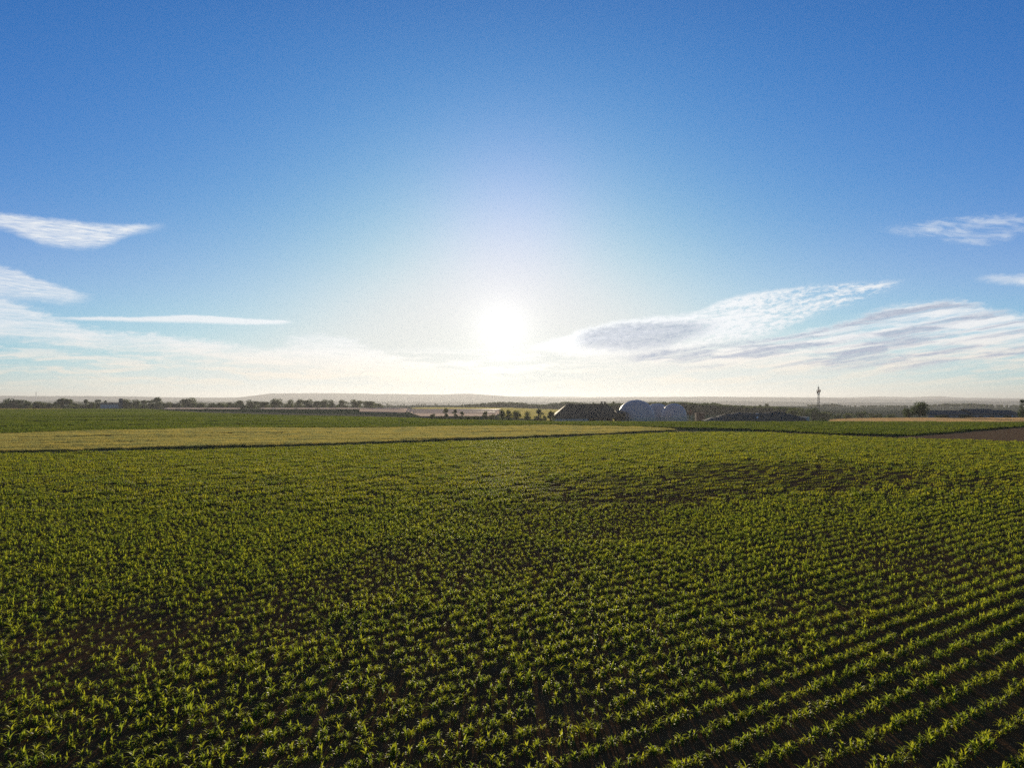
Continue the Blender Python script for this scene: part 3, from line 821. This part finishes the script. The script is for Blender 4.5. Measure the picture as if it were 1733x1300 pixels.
# far-off woods, each one mass
def wood(name, pts, Y, dY, n, hmin, hmax, x0, x1):
    f = pl(pts); P, rot, scl, idx = [], [], [], []
    for i in range(n):
        px = rng.uniform(x0, x1); y = Y + rng.uniform(0, 1) * dY
        x = (px - 866.5) / 1204 * y; z = terrain(x, y)
        top = f(px) + rng.uniform(-.6, 1.8); h = hz(top, y) - z
        if h < 1: continue
        h = min(max(h, hmin), hmax)
        P.append((x, y, z - .04 * h)); rot.append((0, 0, rng.uniform(0, 6.28))); w = h * rng.uniform(.9, 1.3); scl.append((w, w, h)); idx.append(int(rng.integers(0, 5)))
    return scatter(name, P, np.array(rot), np.array(scl), np.array(idx, dtype=np.int32), [p[0] for p in T_ROUND])
wood('woodland', [(1060, 683), (1100, 681), (1150, 680), (1175, 682), (1205, 682), (1230, 685), (1280, 687), (1320, 688), (1350, 690), (1380, 693)], 560, 160, 330, 4, 13, 1030, 1370)
wood('woodland', [(778, 689), (795, 684.5), (830, 681.5), (855, 680), (880, 681.5), (905, 684.5), (925, 684.5), (942, 681), (956, 680), (1000, 682.5), (1060, 682.5)], 890, 130, 340, 4, 14, 780, 1080)
wood('woodland', [(1330, 689), (1390, 684.5), (1410, 683), (1430, 687), (1500, 687.5), (1560, 686), (1600, 683), (1640, 682.5), (1660, 684), (1733, 686), (1900, 686)], 1250, 300, 420, 4, 22, 1320, 1900)
wood('woodland', [(-150, 683), (60, 683.5), (200, 684), (400, 684), (640, 686)], 720, 120, 260, 4, 12, -130, 650)
wood('woodland', [(-150, 682), (60, 680), (200, 680), (400, 681), (640, 683), (760, 684)], 1700, 500, 200, 5, 20, -130, 760)

# ------------------------------------------------------------------ farm buildings
M_ROOF = plain('dark_roof_sheet', (.055, .036, .028), (.09, .06, .045), .4, .85, .1)
M_WALL = plain('pale_wall', (.24, .25, .28), (.33, .33, .36), .5, .85)
M_DARK = plain('dark_timber', (.035, .028, .024), (.06, .045, .038), .8, .85)
M_CONC = plain('concrete', (.26, .25, .24), (.36, .35, .33), .6, .9)
M_STEEL = plain('galvanised_steel', (.30, .31, .32), (.42, .43, .44), 1., .45, .5, .6)
M_RED = plain('red_paint', (.42, .05, .03), (.52, .09, .05), 1.5, .5)
M_RUST = plain('rusty_steel', (.24, .09, .05), (.34, .15, .09), 1.5, .7)
M_BLUE = plain('dark_blue_enamel', (.02, .035, .06), (.035, .055, .085), .6, .5)
M_BLACK = plain('black_plastic_sheet', (.045, .042, .04), (.085, .078, .072), .7, .75, .1, 0., .15)
def dome_fn(nx):
    v = nx.new('ShaderNodeTexCoord').outputs['Object']
    sp = nx.new('ShaderNodeSeparateXYZ'); nx.lk(v, sp.inputs[0])
    a = nx.m('ARCTAN2', E(nx, sp.outputs[0]), E(nx, sp.outputs[1]))
    seam = nx.ss(nx.m('ABSOLUTE', nx.m('SINE', a * 9.0)), .06, .0)
    n = nx.noise(v, .35, 5., .6)
    col = nx.mix(nx.lin(n, .3, .7), c4(.34, .28, .31), c4(.42, .35, .37))
    col = nx.mix(seam * .35, col, c4(.4, .4, .45))
    p = bsdf(nx, col, .45, .4)
    t = nx.new('ShaderNodeBsdfTranslucent'); t.inputs[0].default_value = (.6, .5, .5, 1)
    mx = nx.new('ShaderNodeMixShader'); mx.inputs[0].default_value = .12
    nx.lk(p, mx.inputs[1]); nx.lk(t.outputs[0], mx.inputs[2]); return mx.outputs[0]
M_DOME = mat('dome_membrane', dome_fn)

def hip_roof(mb, x0, x1, y0, y1, ze, zr, hip0, hip1, th=.25, flare=0.0):
    ym = (y0 + y1) / 2
    top = [(x0, y0, ze), (x1, y0, ze), (x1, y1, ze), (x0, y1, ze), (x0 + hip0, ym, zr), (x1 - hip1, ym, zr)]
    V = top + [(x, y, z - th) for x, y, z in top[:4]]
    mb.add(V, [(0, 1, 5, 4), (1, 2, 5), (2, 3, 4, 5), (3, 0, 4), (6, 7, 1, 0), (7, 8, 2, 1), (8, 9, 3, 2), (9, 6, 0, 3), (9, 8, 7, 6)])
def barn():
    Y = 330; k = mpp(Y); o = on(996, Y); zt = lambda py: hz(py, Y) - o.z; X = lambda px: (px - 996) * k
    t = thing('barn', 'long dark hipped-roof barn with two roof vents, left of the white domes', 'barn', o)
    xl, xr = X(937), X(1046); ze = zt(707); zr = zt(685)
    r = MB(); hip_roof(r, xl - .8, xr + .8, -1.0, 19.0, ze, zr, X(964) - xl, xr - X(1031)); rf = r.build('roof', M_ROOF, t)
    rc = MB(); rc.box(X(964), X(1031), 8.7, 9.3, zr - .05, zr + .22); rc.build('ridge_cap', M_DARK, rf)
    for px in (1022.5, 1027.8):
        v = MB(); v.tube((X(px), 9, zr - .8), (X(px), 9, zt(681.5)), .42, .42, 10); v.tube((X(px), 9, zt(681.4)), (X(px), 9, zt(680)), .68, .55, 10); v.build('roof_vent', M_DARK, t)
    w = MB(); w.box(xl, X(996), 0, .3, -.6, ze - .3); w.build('wall', M_WALL, t)
    w = MB(); w.box(xl, xl + .3, .3, 18, -.6, ze - .3); w.build('wall', M_WALL, t)
    w = MB(); w.box(xl + .3, xr, 17.7, 18, -.6, ze - .3); w.build('wall', M_DARK, t)
    pl_ = MB(); pl_.box(xl - .03, X(996) + .03, -.06, 0 - .003, -.6, .9); pl_.build('plinth', M_CONC, t)
    for i, px in enumerate((996.5, 1006, 1018, 1030, 1043)):
        p = MB(); p.box(X(px) - .25, X(px) + .25, -.1, .4, -.6, ze - .3); p.build('post', M_DARK, t)
    for a, b in ((1008, 1016), (1020.5, 1028)):
        p = MB(); p.box(X(a), X(b), 1.2, 1.4, -.6, 1.9); p.build('partition', M_WALL, t)
    b = MB(); b.box(X(996), xr, -.05, .35, ze - .75, ze - .31); b.build('beam', M_DARK, t)
    # lean-to on the right
    e = thing('lean_to', 'dark open lean-to shed between the barn and the biggest white dome', 'shed', on(1054, Y - 4), 0)
    o2 = e.location; z2 = lambda py: hz(py, Y - 4) - o2.z; X2 = lambda px: (px - 1054) * mpp(Y - 4)
    r = MB(); hip_roof(r, X2(1044), X2(1064), 0, 14, z2(699.5), z2(694.5), .3, 2.6); r.build('roof', M_ROOF, e)
    for px in (1047, 1051.5, 1058.5, 1063):
        p = MB(); p.box(X2(px) - .2, X2(px) + .2, .3, .7, -1, z2(699.5) - .25); p.build('post', M_DARK, e)
    p = MB(); p.box(X2(1046), X2(1064), 12.5, 12.8, -1, z2(699.5) - .25); p.build('wall', M_DARK, e)
    p = MB(); p.box(X2(1052), X2(1058), 3, 3.2, -1, 1.6); p.build('partition', M_WALL, e)
barn()
def dome(px, Y, wpx, top, base, label):
    k = mpp(Y); o = on(px, Y); rad = wpx * k / 2; zt = hz(top, Y) - o.z; zb = max(.8, hz(base, Y) - o.z)
    t = thing('biogas_dome', label, 'biogas dome', o, 0, 'white biogas domes')
    n, m = 56, 20; V = []
    hh = zt - zb
    for j in range(m):
        th = j / m * math.pi / 2
        rr = rad * math.cos(th) ** .92; z = zb + hh * math.sin(th)
        for i in range(n):
            a = 2 * math.pi * i / n
            sc = 1 + .006 * math.cos(a * 18) * math.cos(th)
            V.append((rr * math.cos(a) * sc, rr * math.sin(a) * sc, z))
    V.append((0, 0, zt))
    Fc = [(j * n + i, j * n + (i + 1) % n, (j + 1) * n + (i + 1) % n, (j + 1) * n + i) for j in range(m - 1) for i in range(n)] + [((m - 1) * n + i, (m - 1) * n + (i + 1) % n, len(V) - 1) for i in range(n)]
    link('membrane', np_mesh('membrane', V, Fc, [M_DOME], True), t)
    b = MB(); b.tube((0, 0, -1.2), (0, 0, zb - .02), rad + .12, rad + .12, 48); tk = b.build('tank_wall', M_CONC, t)
    c = MB(); c.tube((0, 0, zb - .16), (0, 0, zb + .14), rad + .2, rad + .2, 48); c.build('clamp_ring', M_STEEL, tk)
dome(1076.5, 345, 62, 676.8, 707, 'biggest white biogas dome, the front one right beside the barn')
dome(1112, 395, 46, 683, 706, 'smaller white biogas dome half hidden behind the biggest one')
dome(1140.5, 372, 42, 683, 705.5, 'smaller white biogas dome at the right end, farthest from the barn')

# rusty container, hopper and dark block right of the domes
def yard():
    Y = 300; k = mpp(Y)
    o = on(1167, Y); t = thing('feed_hopper', 'small rusty red feed hopper standing just right of the white domes', 'hopper', o)
    zt = lambda py: hz(py, Y) - o.z
    b = MB(); z0, z1 = zt(703), zt(696); w = 1.1
    b.add([(-w * .5, -w * .5, z0), (w * .5, -w * .5, z0), (w * .5, w * .5, z0), (-w * .5, w * .5, z0), (-w, -w, z1), (w, -w, z1), (w, w, z1), (-w, w, z1)],
          [(3, 2, 1, 0), (4, 5, 6, 7), (0, 1, 5, 4), (1, 2, 6, 5), (2, 3, 7, 6), (3, 0, 4, 7)]); b.build('bin', M_RUST, t)
    for sx in (-1, 1):
        for sy in (-1, 1):
            l = MB(); l.tube((sx * .8, sy * .8, -.3), (sx * .75, sy * .75, z0 + .5), .07, .07, 6); l.build('leg', M_STEEL, t)
    c = MB(); c.tube((.4, 0, z1 - .3), (.4, 0, zt(693.5)), .14, .14, 8); c.build('filling_pipe', M_RED, t)
    o = on(1184, Y); t = thing('storage_container', 'dark brown steel container between the domes and the dark heap', 'container', o)
    z1 = hz(698.5, Y) - o.z; L = 14 * k / 2
    b = MB(); b.box(-L, L, -1.2, 1.2, .15, z1); bd = b.build('body', M_RUST, t)
    rb = MB()
    for i in range(13): x = -L + .15 + i * (2 * L - .3) / 12; rb.box(x - .05, x + .05, -1.26, -1.203, .25, z1 - .1)
    rb.build('ribs', M_RUST, bd)
    d = MB(); d.box(L + .003, L + .06, -1.1, 1.1, .25, z1 - .1); d.build('door', M_DARK, t)
    s = MB(); s.box(-L, L, -1.0, 1.0, -.8, .147); s.build('skid', M_STEEL, t)
yard()
def heap():
    Y = 262; k = mpp(Y); o = on(1276, Y)
    f = pl([(1188, 712), (1200, 708.5), (1225, 702), (1248, 698.5), (1270, 699.5), (1292, 699.2), (1306, 697.2), (1322, 697.6), (1336, 701.5), (1350, 704.5), (1357, 706), (1362, 711)])
    t = thing('silage_heap', 'long dark plastic-covered silage heap between the white domes and the telecom mast', 'silage heap', o)
    V = []; n, m = 110, 22
    for i in range(n + 1):
        px = 1188 + 174 * i / n; top = hz(f(px), Y) - o.z
        for j in range(m + 1):
            s = j / m * 2 - 1; y = s * 8.0; prof = (1 - abs(s) ** 2.4) ** .8 if abs(s) < 1 else 0
            z = -1.0 + (top + 1.0) * prof + (.22 * mnoise.noise((px * .12, y * .5, 1)) + .1 * mnoise.noise((px * .4, y * 1.5, 4))) * prof
            V.append(((px - 1276) * k, y, z))
    Fc = [(i * (m + 1) + j, (i + 1) * (m + 1) + j, (i + 1) * (m + 1) + j + 1, i * (m + 1) + j + 1) for i in range(n) for j in range(m)]
    cv = link('cover_sheet', np_mesh('cover_sheet', V, Fc, [M_BLACK], True), t)
    def surf(px, s):
        i = int((px - 1188) / 174 * n); j = int((s + 1) / 2 * m); return Vector(V[i * (m + 1) + j])
    fl = MB()
    a, b = surf(1273, -.72), surf(1277, -.25)
    d = Vector((.35, -.05, .06)); up = Vector((0, -.12, .12))
    fl.add([a - d + up, a + d + up, b + d + up, b - d + up, a - d, a + d, b + d, b - d], [(0, 1, 2, 3), (7, 6, 5, 4), (4, 5, 1, 0), (5, 6, 2, 1), (6, 7, 3, 2), (7, 4, 0, 3)])
    fl.build('pale_sheet_edge', plain('pale_sheet', (.5, .52, .55), (.65, .66, .68), 1.), t)
    pr = None
    for q in range(70):
        px = random.uniform(1203, 1350); s = random.uniform(-.75, 0.1); p = surf(px, s)
        if pr is None:
            bm = bmesh.new(); Vt = []; nn, mm = 12, 6
            for i in range(nn):
                for j in range(mm):
                    A, B = 2 * math.pi * i / nn, 2 * math.pi * j / mm; rr = .30 + .11 * math.cos(B); Vt.append((rr * math.cos(A), rr * math.sin(A), .11 * math.sin(B) + .08))
            bm.free()
            Ft = [(i * mm + j, ((i + 1) % nn) * mm + j, ((i + 1) % nn) * mm + (j + 1) % mm, i * mm + (j + 1) % mm) for i in range(nn) for j in range(mm)]
            pr = np_mesh('tyre', Vt, Ft, [M_DARK], True)
        link('weight_tyre', pr, t, p)
    w = MB(); w.box((1353.5) * k - 1276 * k, 1358 * k - 1276 * k, -6, 5, -1.5, hz(705, Y) - o.z); w.build('end_wall', M_CONC, t)
heap()
def shed_right():
    Y = 300; k = mpp(Y); o = on(1648, Y); X = lambda px: (px - 1648) * k; zt = lambda py: hz(py, Y) - o.z
    t = thing('long_shed', 'long low shed with dark stepped roof and grey wall behind the straw field', 'shed', o)
    def roof(a, b, ze, zr, y0=0, dy=12):
        r = MB(); ym = y0 + dy / 2
        P = [(X(a) - .3, y0 - .6, zt(ze)), (X(b) + .3, y0 - .6, zt(ze)), (X(b) + .3, ym, zt(zr)), (X(a) - .3, ym, zt(zr)), (X(b) + .3, y0 + dy + .6, zt(ze)), (X(a) - .3, y0 + dy + .6, zt(ze))]
        V = P + [(x, y, z - .2) for x, y, z in P]
        r.add(V, [(0, 1, 2, 3), (3, 2, 4, 5), (7, 6, 9, 8), (8, 9, 11, 10), (6, 7, 1, 0), (1, 7, 8, 2), (2, 8, 10, 4), (5, 4, 10, 11), (3, 9, 6, 0), (5, 11, 9, 3)]); return r.build('roof', M_ROOF2, t)
    roof(1570, 1644, 701.5, 695.2); roof(1645.5, 1690, 700.5, 692.6, -.5, 13); roof(1691.5, 1724, 701, 694.6)
    for a, b, ze in ((1571, 1644, 702), (1691, 1723, 701.5)):
        w = MB(); w.box(X(a), X(b), 0, .25, -1.2, zt(ze)); w.build('wall', M_WALL2, t)
    w = MB(); w.box(X(1644), X(1691), -.4, -.15, -1.2, zt(701)); w.build('wall', M_WALL2, t)
    for a, b, y in ((1600, 1606, -.06), (1622, 1628, -.06), (1655, 1662, -.46), (1673, 1681, -.46), (1700, 1709, -.06)):
        d = MB(); d.box(X(a), X(b), y, y + .055, -1.0, zt(703.8)); d.build('door', M_DARK, t)
    for a in (1583, 1614, 1638, 1716):
        d = MB(); d.box(X(a) - .5, X(a) + .5, -.05, -.003, zt(706), zt(704)); d.build('window', M_BLUE, t)
    d = MB(); d.box(X(1711.5) - .12, X(1711.5) + .12, -.35, -.06, -1, zt(703)); d.build('downpipe', plain('pale_blue_paint', (.35, .45, .6), (.45, .55, .7), 1.), t)
    for px, w, top in ((1595, 20, 702.5), (1630, 26, 702), (1702, 16, 703.5)):
        wplant('bush', T_BUSH[int(px) % 3], px, 290, top, w, {1595: 'dark bush against the left part of the long shed wall', 1630: 'dark wide bush against the middle of the long shed wall', 1702: 'dark bush against the right part of the long shed wall'}[px], 'bushes along the long shed')
M_ROOF2 = plain('grey_roof_sheet', (.065, .055, .05), (.10, .085, .078), .5, .85, .1)
M_WALL2 = plain('grey_wall', (.13, .135, .15), (.19, .19, .21), .5, .85)
shed_right()

def mast():
    Y = 600; px = 1385.3; o = on(px, Y); zt = lambda py: hz(py, Y) - o.z
    t = thing('telecom_mast', 'tall slim lattice telecom mast with dark antenna cluster near the top', 'mast', o)
    H = zt(655); b0, b1 = .85, .34
    def corner(s, z):
        w = b0 + (b1 - b0) * z / H; return Vector((w * s[0], w * s[1], z))
    cs = [(1, 1), (-1, 1), (-1, -1), (1, -1)]
    for s in cs:
        m = MB(); m.tube(corner(s, -.5), corner(s, H), .14, .09, 6); m.build('leg', M_STEEL2, t)
    br = MB(); n = 16
    for i in range(n):
        z0, z1 = H * i / n, H * (i + 1) / n
        for a, b in zip(cs, cs[1:] + cs[:1]):
            br.tube(corner(a, z0), corner(b, z1), .05, .05, 4); br.tube(corner(a, z1), corner(b, z1), .05, .05, 4)
    br.build('bracing', M_STEEL2, t)
    sp = MB(); sp.tube((0, 0, H - 1), (0, 0, zt(651.3)), .11, .06, 6); sp.build('top_rod', M_STEEL2, t)
    pf = MB(); zp = zt(668.3); pf.tube((0, 0, zp), (0, 0, zp + .15), 1.2, 1.2, 12); pf.build('platform', M_STEEL2, t)
    for i in range(9):
        a = 2 * math.pi * i / 9; lv = (661.6, 664.6)[i % 2] ; z = zt(lv); rr = 1.0 + .25 * (i % 3)
        p = MB(); c = Vector((rr * math.cos(a), rr * math.sin(a), z)); p.box(c.x - .2, c.x + .2, c.y - .14, c.y + .14, z - 1.1, z + 1.0); an = p.build('antenna_panel', M_DARK if i % 3 else M_RED, t)
        q = MB(); q.tube((.4 * math.cos(a), .4 * math.sin(a), z), (c.x, c.y, z), .06, .06, 5); q.build('bracket', M_STEEL2, an)
    for z, a in ((zt(666.8), -1.9), (zt(660), -1.0)):
        d = MB(); c = Vector((math.cos(a) * .9, math.sin(a) * .9, z)); d.tube(c, c + Vector((math.cos(a), math.sin(a), 0)) * .4, .25, .55, 14); d.build('dish', M_STEEL, t)
M_STEEL2 = plain('grey_steel', (.06, .06, .065), (.10, .10, .105), 1., .6, .3, .2)
mast()
def silo():
    Y = 600; o = on(204.8, Y); k = mpp(Y); zt = lambda py: hz(py, Y) - o.z
    t = thing('tower_silo', 'dark blue tower silo standing square above the left tree line', 'silo', o)
    b = MB(); r = 3.3 * k; H = zt(676); b.tube((0, 0, -1), (0, 0, H), r, r, 28); bd = b.build('shell', M_BLUE, t)
    rg = MB()
    for i in range(7): z = H * (i + .5) / 7; rg.tube((0, 0, z - .08), (0, 0, z + .08), r + .05, r + .05, 28)
    rg.build('hoop', M_BLUE, bd)
    c = MB(); c.tube((0, 0, H + .003), (0, 0, zt(674.6)), r + .06, r * .8, 28); c.build('roof', M_STEEL2, t)
    l = MB()
    for s in (-.25, .25): l.tube((s, -r - .2, 0), (s, -r - .2, H), .05, .05, 5)
    for i in range(20): l.tube((-.25, -r - .2, H * i / 20 + .2), (.25, -r - .2, H * i / 20 + .2), .03, .03, 4)
    l.build('ladder', M_STEEL2, t)
    o = on(186, Y + 6); t = thing('farmhouse', 'low grey-roofed farm building just left of the dark blue tower silo', 'farm building', o); zt = lambda py: hz(py, Y + 6) - o.z
    w = MB(); w.box(-8, 7.2, 0, 7, -1, zt(684.2)); w.build('wall', M_WALL, t)
    r = MB(); ym = 3.5; P = [(-8.4, -.5, zt(684)), (7.6, -.5, zt(684)), (7.6, ym, zt(681.6)), (-8.4, ym, zt(681.6)), (7.6, 7.5, zt(684)), (-8.4, 7.5, zt(684))]
    V = P + [(x, y, z - .2) for x, y, z in P]
    r.add(V, [(0, 1, 2, 3), (3, 2, 4, 5), (7, 6, 9, 8), (8, 9, 11, 10), (6, 7, 1, 0), (1, 7, 8, 2), (2, 8, 10, 4), (5, 4, 10, 11), (3, 9, 6, 0), (5, 11, 9, 3)]); r.build('roof', M_ROOF2, t)
    for x in (-5, -1.5, 2, 5.5): d = MB(); d.box(x - .5, x + .5, -.06, -.003, .8, 2.0); d.build('window', M_BLUE, t)
    d = MB(); d.box(3.4, 4.3, -.06, -.003, -.9, 1.9); d.build('door', M_DARK, t)
    # chimney on the far ridge
    Y = 5900; x = (61 - 866.5) / 1204 * Y
    b = MB(); z0 = hz(674, Y); zt_ = hz(663.5, Y); t = thing('chimney', 'thin tall chimney far off on the pale ridge above the left tree line', 'chimney', (x, Y, z0))
    b.tube((0, 0, -20), (0, 0, zt_ - z0), 3.6, 2.6, 16); b.build('stack', M_CONC, t)
    c = MB(); c.tube((0, 0, zt_ - z0 - .5), (0, 0, zt_ - z0 + 1.5), 3.1, 3.1, 16); c.build('rim', M_CONC, t)
silo()

# ------------------------------------------------------------------ polytunnels
def film_fn(nx):
    v = nx.new('ShaderNodeTexCoord').outputs['Object']
    n = nx.noise(v, .6, 4.)
    p = bsdf(nx, nx.mix(n, c4(.50, .44, .42), c4(.64, .58, .55)), .55, .3)
    t = nx.new('ShaderNodeBsdfTranslucent'); t.inputs[0].default_value = (.62, .50, .44, 1)
    mx = nx.new('ShaderNodeMixShader'); mx.inputs[0].default_value = .6
    nx.lk(p, mx.inputs[1]); nx.lk(t.outputs[0], mx.inputs[2])
    tp = nx.new('ShaderNodeBsdfTransparent'); m2 = nx.new('ShaderNodeMixShader'); m2.inputs[0].default_value = .22
    nx.lk(mx.outputs[0], m2.inputs[1]); nx.lk(tp.outputs[0], m2.inputs[2]); return m2.outputs[0]
M_FILM = mat('tunnel_film', film_fn)
def tunnel(pxa, Ya, pxb, Yb, wid, hgt, label, group='white polytunnels'):
    a, b = on(pxa, Ya), on(pxb, Yb); d = b - a; L = d.length; c = (a + b) / 2
    t = thing('polytunnel', label, 'polytunnel', c, math.atan2(d.y, d.x), group)
    n = max(6, int(L / 2.2)); m = 12; V = []
    for i in range(n + 1):
        sag = 1.0 if i % 2 == 0 else .985
        for j in range(m + 1):
            th = math.pi * j / m; V.append((-L / 2 + L * i / n, -math.cos(th) * wid / 2 * sag, math.sin(th) ** .5 * hgt * sag))
    Fc = [(i * (m + 1) + j, i * (m + 1) + j + 1, (i + 1) * (m + 1) + j + 1, (i + 1) * (m + 1) + j) for i in range(n) for j in range(m)]
    link('film_cover', np_mesh('film_cover', V, Fc, [M_FILM], True), t)
    for sx in (0, n):
        e = MB(); e.add([V[sx * (m + 1) + j] for j in range(m + 1)], [tuple(range(m + 1))]); e.build('end_wall', M_FILM, t)
    r = MB()
    for s in (-1, 1): r.box(-L / 2, L / 2, s * (wid / 2 + .02) - .06, s * (wid / 2 + .02) + .06, -.4, .25)
    r.build('base_rail', M_STEEL2, t)
for i, (a, b, lab) in enumerate([
    (281, 300, 'shortest white polytunnel, leftmost, below the low trees left of the lone rounded tree'), (302, 349, 'white polytunnel directly below the lone wide rounded tree'),
    (353, 404, 'white polytunnel right of the lone rounded tree, ending at the gap under the tree row'),
    (444, 500, 'white polytunnel at the left end of the tunnels under the row of thirteen trees'), (503, 536, 'second white polytunnel from the left under the row of thirteen trees'),
    (539, 566, 'third white polytunnel from the left under the row of thirteen trees'), (570, 607, 'fourth white polytunnel from the left, under the right end of the tree row')]):
    tunnel(a, 540, b, 540 - (4 if i else 0), 5.0, min(3.6, hz(690.0, 540) - terrain(*on((a + b) / 2, 540).xy)), lab)
tunnel(632, 600, 690, 596, 5, min(3.6, hz(688.2, 600) - on(660, 600).z), 'thin pale polytunnel on the crest right of the last rounded tree')
tunnel(616, 365, 680, 345, 5.5, 2.2, 'short bright white polytunnel standing alone in the field before the tree row')
for i, (pa, pb, Y, top, lab) in enumerate([(700, 838, 352, 702.6, 'nearest of the long pinkish greenhouse tunnels behind the slim trees'), (694, 841, 384, 699.8, 'second nearest of the long pinkish greenhouse tunnels behind the slim trees'),
        (690, 845, 418, 697.4, 'third nearest of the long pinkish greenhouse tunnels behind the slim trees'), (690, 847, 455, 695.4, 'farthest of the long pinkish greenhouse tunnels behind the slim trees')]):
    o = on((pa + pb) / 2, Y); tunnel(pa, Y, pb, Y, 8.0, min(3.8, max(2.4, hz(top, Y) - o.z)), lab, 'long pinkish greenhouse tunnels')

# ------------------------------------------------------------------ morning haze
HAZE_D, HAZE_G = 1.2e-4, .44
def haze():
    m = bpy.data.materials.new('haze_air'); m.use_nodes = True; nt = m.node_tree; nt.nodes.clear()
    v = nt.nodes.new('ShaderNodeVolumePrincipled'); out = nt.nodes.new('ShaderNodeOutputMaterial')
    v.inputs['Color'].default_value = (.42, .44, .49, 1); v.inputs['Density'].default_value = HAZE_D; v.inputs['Anisotropy'].default_value = HAZE_G
    nt.links.new(v.outputs[0], out.inputs['Volume'])
    b = MB(); b.box(-10300, 10300, -9900, 10300, -62, 86)
    o = b.build('haze', m); tag(o, kind='stuff')
haze()
